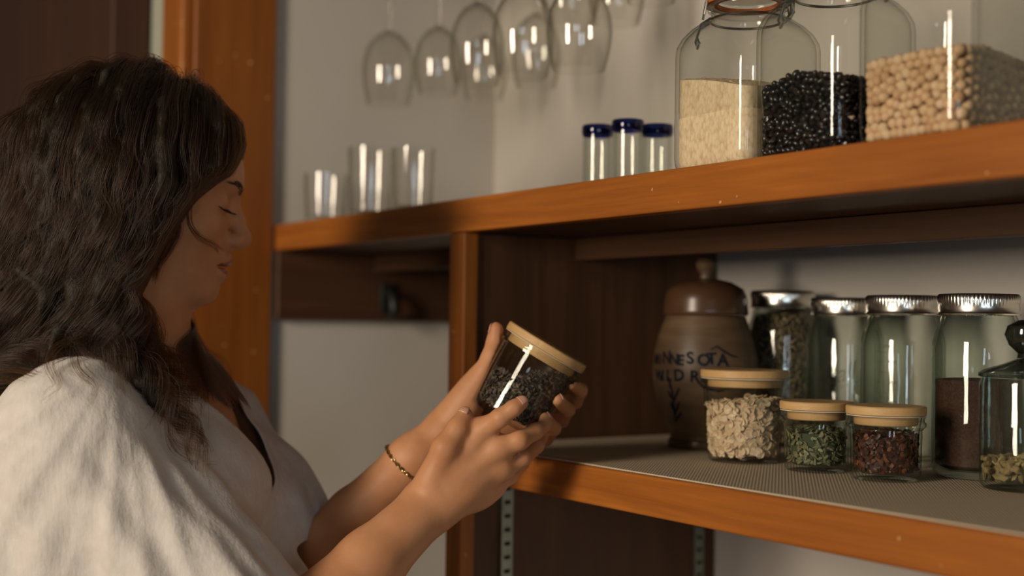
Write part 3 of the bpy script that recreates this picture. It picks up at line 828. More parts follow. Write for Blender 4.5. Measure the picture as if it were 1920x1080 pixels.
m, nt, b = new_mat('red_brown_powder')
n = noise(nt, coords(nt), 420, 4); n2 = noise(nt, coords(nt), 60, 3)
r = ramp(nt, [(0.3, (0.035, 0.014, 0.009)), (0.55, (0.070, 0.027, 0.015)), (0.8, (0.115, 0.048, 0.028))]); nt.links.new(n.outputs[0], r.inputs[0]); nt.links.new(r.outputs[0], b.inputs['Base Color'])
b.inputs['Roughness'].default_value = 0.85; bump(nt, b, n.outputs[0], 0.7, 0.002)
o = MB().lathe([(0.0, 0.0072), (r4*0.75, 0.0082), (r4-0.0033, 0.0125), (r4-0.0033, 0.0935), (r4-0.012, 0.0945), (0.0, 0.0955)], 64).build('red_brown_powder', m, loc=(x4, y4, LZ+0.0002))
tag(o, 'red-brown powder in the rightmost metal-lidded jar', 'powder', kind='stuff')

# knobbed glass canister at the right edge of the frame
x5, y5 = at_shelf(1926, 1.174)
t = empty('glass_canister', (x5, y5, LZ+0.0002)); tag(t, 'squat glass canister with knobbed glass lid at the right end of the lower shelf', 'canister')
R5 = 0.0405
MB().lathe([(0.0, 0.0), (R5*0.92, 0.0), (R5, 0.004), (R5+0.0005, 0.05), (R5, 0.094), (R5-0.002, 0.099), (R5-0.005, 0.099), (R5-0.0035, 0.094), (R5-0.0035, 0.008), (0.0, 0.0065)], 72).build('body', M['jar_glass'], t)
MB().lathe([(0.0, 0.0995), (R5-0.001, 0.0995), (R5+0.0015, 0.1005), (R5+0.0015, 0.1035), (R5-0.004, 0.1065), (0.022, 0.111), (0.010, 0.116), (0.0, 0.117)], 72).build('lid', glass('grey_lid_glass', (0.55, 0.58, 0.55), (0.12, 0.14, 0.13), power=1.4, base=0.06), t)
MB().lathe([(0.0, 0.1165), (0.009, 0.117), (0.008, 0.121), (0.016, 0.129), (0.0195, 0.138), (0.017, 0.146), (0.008, 0.151), (0.0, 0.152)], 40).build('knob', glass('grey_knob_glass', (0.40, 0.42, 0.40), (0.05, 0.06, 0.05), power=1.0, base=0.08), t)
rad = lambda z: R5-0.0038
cols = [(0.30, 0.21, 0.09), (0.42, 0.31, 0.14), (0.22, 0.15, 0.07), (0.50, 0.38, 0.20)]
pts, nor = near_wall(260, rad, 0.010, 0.024, rng, 0.012, 0.55)
o = link('dried_pieces', joined_heap([shard_mesh(0.011, 0.008, 0.006, k) for k in range(3)], pts, nor, rng), grains('yellowish_dried_pieces', cols, 0.7)); o.location = (x5, y5, LZ+0.0002)
tag(o, 'yellowish dried pieces at the bottom of the glass canister', 'dried food', kind='stuff')

# tapered jars with bamboo lids --------------------------------------------
def tapered_jar(mat4, r0, r1, h, label, group, step=False):
    'r0 base radius, r1 radius under the rim, h height of the glass'
    t = empty('lidded_jar', (0, 0, 0)); t.matrix_world = mat4; tag(t, label, 'jar', group)
    out = [(0.0, 0.0015), (r0*0.72, 0.0010), (r0*0.80, 0.0), (r0*0.93, 0.0008), (r0*0.985, 0.004), (r0, 0.009)]
    if step:   # small jar: widens in a step under the rim
        out += [(r0+(r1-r0)*0.35, h*0.55), (r0+(r1-r0)*0.55, h*0.70), (r1-0.001, h*0.80)]
    out += [(r1, h-0.0125), (r1+0.0006, h-0.011), (r1+0.0028, h-0.0095), (r1+0.0030, h-0.0065), (r1+0.0012, h-0.0050), (r1+0.0012, h-0.0025), (r1+0.0022, h-0.001), (r1+0.0018, h)]
    w_ = 0.0029
    inn = [(r0-w_, 0.0095)] + [(r-w_, z) for r, z in out[6:] if z <= h-0.0125] + [(r1-w_+0.0012, h-0.006), (r1-0.0008, h)]
    MB().lathe(out + inn[::-1] + [(r0*0.75, 0.0065), (0.0, 0.006)], 80).build('body', M['thick_glass'], t)
    lr = r1+0.0032
    lid = MB().lathe([(0.0, h+0.0012), (lr-0.001, h+0.0012), (lr, h+0.002), (lr, h+0.0085), (lr-0.0012, h+0.0096), (0.0, h+0.0098)], 80).build('lid', M['bamboo'], t)
    MB().lathe([(0.0, h+0.0011), (r1-0.0042, h+0.0011), (r1-0.0045, h-0.0075), (r1-0.0055, h-0.0085), (0.0, h-0.0085)], 64).build('lid_plug', M['bamboo'], lid)
    MB().lathe([(r1-0.0040, h+0.0010), (r1+0.0024, h+0.0010), (r1+0.0028, h+0.0003), (r1-0.0040, h+0.0002)], 64, closed=True).build('gasket', M['clear_gasket'], t)
    def rad(z): return float(np.interp(z, [0.0062, 0.0095, h-0.013], [r0-w_-0.002, r0-w_-0.0004, r1-w_-0.0004]))
    return t, rad
def T4(x, y, z): return Matrix.Translation((x, y, z))
GB = 'jars with bamboo lids'
xo, yo = at_shelf(1395, 1.383); xh, yh = at_shelf(1531, 1.300); xc, yc = at_shelf(1661, 1.232)
oz = LZ+0.0002
_, rad_o = tapered_jar(T4(xo, yo, oz), 0.0382, 0.0428, 0.0870, 'tapered glass jar of rolled oats with bamboo lid on the lower shelf', GB)
_, rad_h = tapered_jar(T4(xh, yh, oz), 0.0312, 0.0330, 0.0595, 'small bamboo-lidded jar of dried green herbs right of the oats', GB, True)
_, rad_c = tapered_jar(T4(xc, yc, oz), 0.0322, 0.0338, 0.0600, 'small bamboo-lidded jar of dark red flakes, foremost on the lower shelf', GB, True)
# oats
oat_cols = [(0.70, 0.52, 0.32), (0.80, 0.64, 0.43), (0.62, 0.44, 0.26), (0.86, 0.72, 0.52)]
az = cam_az(xo, yo)
pts, nor = near_wall(560, rad_o, 0.009, 0.062, np.random.default_rng(7), 0.0030, 0.20, az, 1.7)
pts[:, 2] += np.where(pts[:, 2] > 0.055, 0.10*(pts[:, 0]*math.sin(az)*-1+pts[:, 1]*math.cos(az)), 0)
score = -(pts[:, 0]*math.cos(az)+pts[:, 1]*math.sin(az)) + rng.uniform(0, 0.006, len(pts))
order = np.argsort(score); R = rots_facing(nor, rng)
fm = [flake_mesh(0.0105, 0.0078, 0.0010, k) for k in range(5)]
om = grains('oat_flake_surface', oat_cols, 0.75, 'object')
for c, i in enumerate(order[:300]):
    me = fm[c % 5]
    if c < 5: me.materials.append(om); me.name = 'oat_flake'
    o = bpy.data.objects.new('oat_flake', me); col.objects.link(o); s = rng.uniform(0.75, 1.12)
    o.matrix_world = Matrix.LocRotScale(Vector(pts[i]+np.array([xo, yo, oz])), Matrix(R[i].tolist()).to_quaternion(), Vector((s, s, s)))
    tag(o, 'cream rolled oat flake showing through the bamboo-lidded jar of oats', 'oat flake', 'rolled oats in the jar')
rest = order[300:]
o = link('oat_flakes_rest', joined_heap([flake_mesh(0.0105, 0.0078, 0.0010, k) for k in range(3)], pts[rest], nor[rest], rng), grains('oat_flake_surface_mass', oat_cols, 0.75), smooth=False)
o.location = (xo, yo, oz); tag(o, 'rolled oats at the sides of the oat jar behind the front flakes', 'oats', kind='stuff')
heap_core('oat_core', rad_o, 0.0078, 0.062, 0.004, plain('oat_core_skin', (0.60, 0.43, 0.26), 0.9, var=0.25, vscale=150), (xo, yo, oz), 'inner heap of rolled oats in the bamboo-lidded jar', 'oats')
# herbs and red flakes
cols = [(0.10, 0.125, 0.055), (0.19, 0.21, 0.105), (0.065, 0.085, 0.040), (0.33, 0.33, 0.20), (0.14, 0.16, 0.07), (0.26, 0.17, 0.08)]
pts, nor = near_wall(620, rad_h, 0.009, 0.040, rng, 0.004, 0.25)
o = link('dried_herbs', joined_heap([shard_mesh(0.0075, 0.0035, 0.0014, 30+k) for k in range(4)], pts, nor, rng, (0.5, 1.3)), grains('dried_herb_leaf', cols, 0.7)); o.location = (xh, yh, oz)
tag(o, 'crumbled green dried herbs in the small jar beside the oats', 'herbs', kind='stuff')
heap_core('herb_core', rad_h, 0.0078, 0.040, 0.004, plain('herb_core_skin', (0.06, 0.075, 0.035), 0.9), (xh, yh, oz), 'inner heap of dried herbs in the small jar beside the oats', 'herbs')
cols = [(0.055, 0.020, 0.012), (0.085, 0.027, 0.014), (0.035, 0.014, 0.010), (0.26, 0.095, 0.032), (0.045, 0.018, 0.011), (0.065, 0.025, 0.015)]
pts, nor = near_wall(620, rad_c, 0.009, 0.043, rng, 0.004, 0.25)
o = link('red_flakes', joined_heap([shard_mesh(0.0075, 0.005, 0.0013, 50+k) for k in range(4)], pts, nor, rng, (0.5, 1.2)), grains('dark_red_flake', cols, 0.45)); o.location = (xc, yc, oz)
tag(o, 'dark red dried flakes in the foremost small jar', 'dried flakes', kind='stuff')
heap_core('red_flake_core', rad_c, 0.0078, 0.043, 0.004, plain('red_flake_core_skin', (0.05, 0.018, 0.012), 0.9), (xc, yc, oz), 'inner heap of dark red flakes in the foremost small jar', 'dried flakes')

# the jar in the hands -------------------------------------------------------
HB, HT = Vector(P(943.5, 786, 1.345)), Vector(P(1027, 646, 1.345))
ax = (HT-HB).normalized()
xa = Vector((0.836, -0.549, 0)); xa = (xa - ax*xa.dot(ax)).normalized(); ya = ax.cross(xa)
HM = Matrix(((xa.x, ya.x, ax.x, HB.x), (xa.y, ya.y, ax.y, HB.y), (xa.z, ya.z, ax.z, HB.z), (0, 0, 0, 1)))
_, rad_t = tapered_jar(HM, 0.0372, 0.0425, 0.0815, 'tilted glass jar of dark tea-like flakes held in the person\'s hands', GB)
HMi = HM.inverted()
# contents: level in the world although the jar leans
rng = np.random.default_rng(33)
pts, nor = [], []
lev = float(P(985, 700, 1.345)[2])
while len(pts) < 1500:
    z = rng.uniform(0.008, 0.072); a = rng.uniform(-math.pi, math.pi)
    surf = rng.random() < 0.28
    q = rad_t(z) - (0.0008 + 0.004*rng.random()**1.5) if not surf else rad_t(z)*math.sqrt(rng.random())
    p = Vector((q*math.cos(a), q*math.sin(a), z)); wz = (HM @ p).z
    top = lev + 0.004*math.sin(p.x*90)+0.003*math.sin(p.y*140)
    if wz > top or (surf and wz < top-0.005): continue
    pts.append(p[:]); nor.append((math.cos(a)+rng.normal(0, .5), math.sin(a)+rng.normal(0, .5), rng.normal(0, .5)))
cols = [(0.045, 0.036, 0.026), (0.085, 0.066, 0.046), (0.03, 0.025, 0.02), (0.15, 0.11, 0.075), (0.06, 0.05, 0.035), (0.20, 0.15, 0.10)]
o = link('dark_flakes', joined_heap([shard_mesh(0.0070, 0.0036, 0.0018, 70+k) for k in range(5)], np.array(pts), np.array(nor), rng, (0.55, 1.25)), grains('dark_dried_leaf', cols, 0.55)); o.matrix_world = HM
tag(o, 'dark brown dried flakes filling the lower half of the held jar', 'dried flakes', kind='stuff')
# inner body of the heap: a lathe cut by the level plane
bm = bmesh.new(); tmp = MB().lathe([(0.0, 0.0066)] + [(rad_t(z)-0.0045, z) for z in np.linspace(0.0075, 0.072, 12)] + [(0.0, 0.072)], 40).mesh(); bm.from_mesh(tmp)
nl = (HMi.to_3x3() @ Vector((0, 0, 1))).normalized(); pl = HMi @ Vector((HB.x, HB.y, lev-0.003))
res = bmesh.ops.bisect_plane(bm, geom=bm.verts[:]+bm.edges[:]+bm.faces[:], plane_co=pl, plane_no=nl, clear_outer=True)
bmesh.ops.holes_fill(bm, edges=[e for e in bm.edges if e.is_boundary])
me = bpy.data.meshes.new('m'); bm.to_mesh(me); bm.free()
o = link('dark_flake_core', me, plain('dark_flake_core_skin', (0.035, 0.028, 0.02), 0.9), smooth=False); o.matrix_world = HM
tag(o, 'inner heap of dark flakes in the held jar', 'dried flakes', kind='stuff')

# ------------------------------------------------------------------ the person
RH = np.array([0.549, 0.836, 0.0]); RH /= np.linalg.norm(RH)     # to the right of the frame
VH = np.array([-RH[1], RH[0], 0.0])                               # away from the camera
def L(px, py, d):
    'pixel and depth -> person frame (right, away, up), metres'
    p = P(px, py, d); return np.array([p @ RH, p @ VH, p[2]])
def to_world(A): return A[:, 0:1]*RH + A[:, 1:2]*VH + A[:, 2:3]*np.array([0, 0, 1.0])

class Field:
    'signed distance on a grid, joined smoothly shape by shape'
    def __init__(s, lo, hi, h):
        s.lo = np.array(lo, np.float32); s.h = h
        s.n = np.ceil((np.array(hi)-s.lo)/h).astype(int)+1
        s.d = np.full(s.n, 0.06, np.float32)
    def sub(s, lo, hi, pad):
        a = np.clip(np.floor((np.asarray(lo)-pad-s.lo)/s.h).astype(int), 0, s.n-1)
        b = np.clip(np.ceil((np.asarray(hi)+pad-s.lo)/s.h).astype(int)+1, 1, s.n)
        sl = tuple(slice(i, j) for i, j in zip(a, b))
        g = [s.lo[k] + s.h*np.arange(a[k], b[k], dtype=np.float32) for k in range(3)]
        return sl, g[0][:, None, None], g[1][None, :, None], g[2][None, None, :]
    def put(s, sl, q, k, op):
        a = s.d[sl]
        if op == 'add':
            if k > 0:
                h = np.maximum(k-np.abs(a-q), 0)/k; s.d[sl] = np.minimum(a, q) - h*h*k*0.25
            else: s.d[sl] = np.minimum(a, q)
        else:
            q = -q
            if k > 0:
                h = np.maximum(k-np.abs(a-q), 0)/k; s.d[sl] = np.maximum(a, q) + h*h*k*0.25
            else: s.d[sl] = np.maximum(a, q)
    def cone(s, a, ra, b, rb, k=0.01, op='add', squash=None):
        'tapered capsule; squash = (direction, factor) flattens it along a direction'
        a = np.asarray(a, float); b = np.asarray(b, float); R = max(ra, rb)
        lo = np.minimum(a, b)-R; hi = np.maximum(a, b)+R
        sl, X, Y, Z = s.sub(lo, hi, k+0.022)
        if X.size == 0 or Y.size == 0 or Z.size == 0: return
        px, py, pz = X-a[0], Y-a[1], Z-a[2]; ab = b-a
        t = np.clip((px*ab[0]+py*ab[1]+pz*ab[2])/max(1e-9, ab @ ab), 0, 1).astype(np.float32)
        dx, dy, dz = px-t*ab[0], py-t*ab[1], pz-t*ab[2]
        if squash is not None:
            n, f = squash; n = np.asarray(n)/np.linalg.norm(n)
            c = dx*n[0]+dy*n[1]+dz*n[2]; e = c*(1/f-1)
            dx, dy, dz = dx+e*n[0], dy+e*n[1], dz+e*n[2]
        q = np.sqrt(dx*dx+dy*dy+dz*dz) - (ra+(rb-ra)*t)
        s.put(sl, q.astype(np.float32), k, op)
    def ell(s, c, r, B=None, k=0.01, op='add'):
        c = np.asarray(c, float); r = np.asarray(r, float)
        B = np.eye(3) if B is None else B          # rows: local axes
        ext = np.sqrt(((B*r[:, None])**2).sum(0))
        sl, X, Y, Z = s.sub(c-ext, c+ext, k+0.022)
        if X.size == 0 or Y.size == 0 or Z.size == 0: return
        px, py, pz = X-c[0], Y-c[1], Z-c[2]
        u = [(px*B[i, 0]+py*B[i, 1]+pz*B[i, 2]) for i in range(3)]
        k0 = np.sqrt(sum((u[i]/r[i])**2 for i in range(3))); k1 = np.sqrt(sum((u[i]/r[i]**2)**2 for i in range(3)))+1e-9
        s.put(sl, (k0*(k0-1)/k1).astype(np.float32), k, op)
    def chain(s, pts, rs, k=0.006, squash=None):
        for i in range(len(pts)-1): s.cone(pts[i], rs[i], pts[i+1], rs[i+1], k, 'add', squash)
    def sample(s, A):
        f = (A-s.lo)/s.h; i = np.clip(np.floor(f).astype(int), 0, s.n-2); t = np.clip(f-i, 0, 1)
        out = 0
        for dx in (0, 1):
            for dy in (0, 1):
                for dz in (0, 1):
                    w_ = (t[:, 0] if dx else 1-t[:, 0])*(t[:, 1] if dy else 1-t[:, 1])*(t[:, 2] if dz else 1-t[:, 2])
                    out = out + w_*s.d[i[:, 0]+dx, i[:, 1]+dy, i[:, 2]+dz]
        return out
    def grad(s, A):
        e = s.h; g = np.stack([s.sample(A+np.eye(3)[k]*e)-s.sample(A-np.eye(3)[k]*e) for k in range(3)], 1)
        return g/(np.linalg.norm(g, axis=1, keepdims=True)+1e-9)
    def surface(s):
        'surface nets -> vertices, quads'
        d = s.d; n = np.array(d.shape)-1
        corner = lambda i, j, k: d[i:i+n[0], j:j+n[1], k:k+n[2]]
        ins = np.zeros(n, np.int8)
        for c in range(8): ins += (corner(c & 1, (c >> 1) & 1, (c >> 2) & 1) < 0)
        act = np.argwhere((ins > 0) & (ins < 8))
        idx = np.full(n, -1, np.int32); idx[act[:, 0], act[:, 1], act[:, 2]] = np.arange(len(act))
        acc = np.zeros((len(act), 3)); cnt = np.zeros(len(act))
        for ax_ in range(3):
            o1, o2 = [a for a in range(3) if a != ax_]
            for e1 in (0, 1):
                for e2 in (0, 1):
                    a = act.copy(); a[:, o1] += e1; a[:, o2] += e2; b = a.copy(); b[:, ax_] += 1
                    va = d[a[:, 0], a[:, 1], a[:, 2]]; vb = d[b[:, 0], b[:, 1], b[:, 2]]
                    m_ = (va < 0) != (vb < 0); t = np.where(m_, va/np.where(m_, va-vb, 1), 0)
                    off = np.zeros((len(act), 3)); off[:, o1] = e1; off[:, o2] = e2; off[:, ax_] = t
                    acc[m_] += off[m_]; cnt[m_] += 1
        V = s.lo + s.h*(act + acc/cnt[:, None])
        Q = []
        for ax_ in range(3):
            o1, o2 = [(1, 2), (2, 0), (0, 1)][ax_]
            lo = [slice(1, -1)]*3; lo[ax_] = slice(0, -1); hi = list(lo); hi[ax_] = slice(1, None)
            A_, B_ = d[tuple(lo)] < 0, d[tuple(hi)] < 0
            e = np.argwhere(A_ != B_); base = e.copy()
            for q in range(3):
                if q != ax_: base[:, q] += 1
            flip = ~A_[e[:, 0], e[:, 1], e[:, 2]]
            c = []
            for (u, v) in ((-1, -1), (0, -1), (0, 0), (-1, 0)):
                p = base.copy(); p[:, o1] += u; p[:, o2] += v; c.append(idx[p[:, 0], p[:, 1], p[:, 2]])
            q = np.stack(c, 1); q[flip] = q[flip][:, ::-1]; Q.append(q)
        Q = np.concatenate(Q); return V, Q[(Q >= 0).all(1)]
def relax(V, Q, it=2, w_=0.5):
    E = np.concatenate([Q[:, [0, 1]], Q[:, [1, 2]], Q[:, [2, 3]], Q[:, [3, 0]]]); E = np.concatenate([E, E[:, ::-1]])
    for _ in range(it):
        S = np.zeros_like(V); np.add.at(S, E[:, 0], V[E[:, 1]]); c = np.bincount(E[:, 0], minlength=len(V))[:, None]
        V = V + w_*(S/np.maximum(c, 1)-V)
    return V

lo = L(-150, 1250, 1.36); lo = np.array([L(-130, 540, 1.36)[0], 1.06, EYE-0.43]); hi = np.array([L(1115, 540, 1.36)[0], 1.66, EYE+0.335])
lo[1] = -0.0 + min(L(150, 700, 1.08)[1], 1.08); hi[1] = 1.62
B = Field(lo, hi, 0.0024)

# head, in a frame of its own: x to the face, y to her left, z to the crown; centimetres
HO = L(270, 420, 1.37); tl = math.radians(10)
yw = math.radians(13.0)
HX = np.array([math.cos(tl)*math.cos(yw), math.cos(tl)*math.sin(yw), -math.sin(tl)]); HY = np.array([-math.sin(yw), math.cos(yw), 0]); HZ = np.cross(HX, HY)
HB3 = np.stack([HX, HY, HZ])
def H(x, y, z): return HO + 0.01*(x*HX + y*HY + z*HZ)
def hell(c, r, k=1.0, op='add'): B.ell(H(*c), np.array(r)*0.01, HB3, k*0.01, op)
def hcone(a, ra, b, rb, k=0.8, op='add'): B.cone(H(*a), ra*0.01, H(*b), rb*0.01, k*0.01, op)
hell((-1.0, 0, 6.2), (9.7, 7.3, 8.9))
hell((2.6, 0, 0.6), (6.0, 6.0, 7.6), 1.5)
hell((5.6, 0, 6.4), (3.3, 5.6, 3.4), 1.5)
hell((5.6, 0, -2.2), (3.6, 3.3, 3.0), 1.6)
for s in (-1, 1):
    hell((4.6, 4.0*s, 0.9), (2.7, 2.0, 2.3), 1.8)
    hcone((-0.6, 5.2*s, -1.5), 1.3, (6.2, 1.6*s, -5.9), 1.35, 1.8)
    hell((-0.5, 7.2*s, 1.2), (1.7, 0.7, 3.0), 0.6)
hell((7.15, 0, -5.5), (1.70, 2.0, 1.65), 1.4)
hell((2.4, 0, -3.0), (5.0, 4.6, 3.5), 2.0)
hcone((7.95, 0, 4.6), 0.78, (9.30, 0, 2.4), 0.74, 1.0); hcone((9.30, 0, 2.4), 0.74, (10.15, 0, 0.75), 0.85, 0.5)
hell((10.10, 0, 0.50), (1.08, 0.95, 0.90), 0.5)
for s in (-1, 1): hell((9.25, 1.15*s, 0.05), (1.05, 0.72, 0.78), 0.5)
hcone((9.0, 0, -0.55), 0.55, (10.1, 0, -0.1), 0.55, 0.5)
hell((8.80, 0, -2.15), (0.88, 2.4, 0.80), 0.45)
hell((8.55, 0, -3.60), (0.92, 2.1, 0.82), 0.45)
hell((8.9, 0, -2.86), (1.6, 2.7, 0.12), 0.30, 'cut')
for s in (-1, 1):
    hell((9.75, 0.62*s, -0.85), (0.50, 0.28, 0.40), 0.25, 'cut')
    hcone((8.35, 1.2*s, 5.75), 0.62, (7.2, 4.2*s, 6.0), 0.5, 1.2)      # brow
    hell((8.75, 3.3*s, 3.7), (1.35, 1.9, 1.1), 1.0, 'cut')               # eye socket
    hell((6.75, 3.15*s, 3.55), (1.32, 1.45, 1.25), 0.35)                 # lid over the eyeball
    hcone((8.02, 2.2*s, 3.0), 0.13, (7.2, 4.5*s, 3.05), 0.12, 0.25)      # lower edge of the lid
# neck and shoulders
NK = L(240, 705, 1.365)
B.cone(H(-2.2, 0, -2.0), 0.050, NK, 0.056, 0.03)
B.cone(H(-0.4, 0, -5.0), 0.038, L(285, 735, 1.365), 0.045, 0.03)
SN, SF = L(150, 812, 1.215), L(395, 815, 1.475)          # shoulder joints, near and far
B.cone(NK, 0.055, L(215, 800, 1.36), 0.085, 0.04)
B.cone(L(190, 760, 1.28), 0.045, SN, 0.046, 0.04); B.cone(L(330, 770, 1.42), 0.045, SF, 0.044, 0.04)
B.cone(L(262, 860, 1.36), 0.098, L(205, 1300, 1.36), 0.108, 0.05)
B.ell(L(345, 925, 1.30), (0.058, 0.060, 0.066), None, 0.03); B.ell(L(372, 925, 1.42), (0.056, 0.060, 0.066), None, 0.03)
B.cone(L(300, 790, 1.36), 0.055, L(352, 900, 1.365), 0.060, 0.03)
# arms
EN, EF = L(470, 1275, 1.185), L(478, 1165, 1.425)
WN, WF = L(805, 948, 1.290), L(772, 862, 1.372)
B.cone(SN, 0.045, EN, 0.037, 0.02); B.cone(SF, 0.043, EF, 0.036, 0.02)
B.chain([EN, EN+(WN-EN)*0.28, EN+(WN-EN)*0.65, WN], [0.038, 0.040, 0.032, 0.0262], 0.012)
B.chain([EF, EF+(WF-EF)*0.30, EF+(WF-EF)*0.65, WF], [0.037, 0.037, 0.031, 0.0245], 0.012)
# --- near (right) hand: back towards the camera, fingers up to the right
nb = np.array([0.15, -0.95, 0.30])                      # out of the back of the hand
def fing(pts, rs, k=0.0022): B.chain(pts, rs, k)
mI, mM, mR, mP = L(905, 808, 1.290), L(935, 842, 1.289), L(940, 878, 1.297), L(925, 912, 1.310)
for m_, rr_ in ((mI, .0140), (mM, .0140), (mR, .0135), (mP, .0125)):
    B.cone(WN + (m_-WN)*0.05, 0.021, m_, rr_, 0.010, squash=(nb, 0.86))
B.cone(WN, 0.0262, WN+(mM-WN)*0.45, 0.026, 0.012, squash=(nb, 0.80))
B.ell(L(850, 858, 1.300), (0.020, 0.017, 0.017), None, 0.014)            # ball of the thumb
B.ell(L(880, 925, 1.310), (0.024, 0.018, 0.018), None, 0.014)            # heel of the hand
fing([mI, L(938, 783, 1.274), L(964, 765, 1.272), L(979, 755, 1.275)], [.0118, .0092, .0079, .0066], 0.004)
fing([mM, L(974, 826, 1.284), L(1004, 809, 1.301), L(1024, 797, 1.318)], [.0118, .0096, .0082, .0068], 0.004)
fing([mR, L(980, 858, 1.300), L(1006, 836, 1.326), L(1016, 820, 1.345)], [.0112, .0090, .0078, .0066], 0.0035)
fing([mP, L(958, 892, 1.315), L(980, 868, 1.335), L(990, 852, 1.350)], [.0100, .0080, .0070, .0060], 0.003)
B.chain([L(812, 900, 1.282), L(836, 840, 1.276), L(859, 803, 1.280), L(872, 778, 1.286)], [.0175, .0125, .0098, .0078], 0.008)
# knuckles and tendons on the back of the hand
for m_ in (mI, mM, mR): B.ell(m_+nb*0.0055, (0.0085, 0.007, 0.0085), None, 0.010)
for m_ in (mI, mM, mR): B.cone(WN+(m_-WN)*0.30+nb*0.0165, 0.0030, m_+nb*0.0085, 0.0035, 0.010)
# --- far (left) hand: palm under and behind the jar, thumb up on its left, fingertips round its right side
fI, fM, fR, fP = L(1010, 768, 1.412), L(985, 792, 1.412), L(958, 812, 1.410), L(930, 828, 1.402)
for m_, rr_ in ((fI, .0130), (fM, .0135), (fR, .0130), (fP, .0115)):
    B.cone(WF+(m_-WF)*0.08, 0.020, m_, rr_, 0.010)
B.cone(WF, 0.0245, L(845, 815, 1.388), 0.027, 0.012)
B.cone(L(840, 800, 1.378), 0.022, L(885, 735, 1.375), 0.0175, 0.014)     # ball of the thumb
B.chain([L(862, 775, 1.376), L(902, 712, 1.372), L(924, 668, 1.362), L(931, 640, 1.356), L(931, 616, 1.352)], [.0190, .0142, .0102, .0092, .0072], 0.008)
fing([fI, L(1078, 752, 1.398), L(1088, 732, 1.364), L(1070, 719, 1.333)], [.0110, .0086, .0078, .0064], 0.003)
fing([fM, L(1052, 787, 1.396), L(1064, 768, 1.358), L(1046, 750, 1.322)], [.0112, .0088, .0080, .0066], 0.003)
fing([fR, L(1022, 822, 1.390), L(1038, 803, 1.350), L(1022, 784, 1.318)], [.0108, .0086, .0078, .0064], 0.003)
fing([fP, L(975, 845, 1.388), L(1000, 836, 1.360), L(1005, 822, 1.340)], [.0096, .0076, .0068, .0058], 0.003)
# nothing of the hands may enter the jar: cut a slightly larger jar out
jb, jt = HB, HT
def lv(v): v = np.array(v); return np.array([v @ RH, v @ VH, v[2]])
jbl, jtl = lv(HB), lv(HT); jd = jtl-jbl
sl, X, Y, Z = B.sub(np.minimum(jbl, jtl)-0.06, np.maximum(jbl, jtl)+0.06, 0.0)
jh = np.linalg.norm(jd); jd = jd/jh
t = ((X-jbl[0])*jd[0]+(Y-jbl[1])*jd[1]+(Z-jbl[2])*jd[2])
rr_ = np.sqrt(np.maximum((X-jbl[0])**2+(Y-jbl[1])**2+(Z-jbl[2])**2-t*t, 0))
wall = np.interp(t, [0.0, 0.009, 0.0685, 0.0705, 0.0710, 0.093], [0.0368, 0.0374, 0.0427, 0.0457, 0.0459, 0.0460])
q = np.maximum(rr_-wall, np.maximum(-t, t-0.0915)).astype(np.float32)
B.put(sl, q, 0.0012, 'cut')

V, Q = B.surface(); V = relax(V, Q, 2, 0.45)
# keep the largest piece
par = np.arange(len(V))
def keep_main(V, Q):
    bm = None
    lab = np.arange(len(V))
    for _ in range(200):
        m_ = lab[Q].min(1); new = lab.copy()
        for c in range(4): np.minimum.at(new, Q[:, c], m_)
        new = new[new]
        if (new == lab).all(): break
        lab = new
    u, c = np.unique(lab, return_counts=True); main = u[c.argmax()]
    k = lab == main; ren = np.cumsum(k)-1
    return V[k], ren[Q[k[Q].all(1)]]
V, Q = keep_main(V, Q)
person = empty('person', tuple(to_world(np.array([[NK[0], NK[1], 0.0]]))[0]))
tag(person, 'person with dark wavy hair in a loose white blouse holding a tilted jar', 'person')
PL = np.array(person.location)
skin, nt, b = new_mat('skin')
n = noise(nt, coords(nt), 28, 4); n2 = noise(nt, coords(nt), 420, 3)
r = ramp(nt, [(0.3, (0.54, 0.245, 0.115)), (0.7, (0.63, 0.315, 0.160))]); nt.links.new(n.outputs[0], r.inputs[0]); nt.links.new(r.outputs[0], b.inputs['Base Color'])
b.inputs['Roughness'].default_value = 0.52; b.inputs['Specular IOR Level'].default_value = 0.35
b.inputs['Subsurface Weight'].default_value = 0.12; b.inputs['Subsurface Radius'].default_value = (1.0, 0.35, 0.2); b.inputs['Subsurface Scale'].default_value = 0.006
bump(nt, b, n2.outputs[0], 0.10, 0.001)
body = link('body', np_mesh(to_world(V)-PL, Q), skin, person)
lips = plain('lip_skin', (0.40, 0.135, 0.085), 0.42)
body.data.materials.append(lips)
hv = np.stack([(V-HO) @ HX, (V-HO) @ HY, (V-HO) @ HZ], 1)*100
lipv = ((hv[:, 0] > 7.8) & (np.abs(hv[:, 1]) < 2.3) & (np.abs(hv[:, 2]+2.85) < 1.15*np.sqrt(np.clip(1-(hv[:, 1]/2.4)**2, 0, 1)))) 
mi = np.where(lipv[Q].all(1), 1, 0).astype(np.int32)
if len(mi) == len(body.data.polygons): body.data.polygons.foreach_set('material_index', mi)

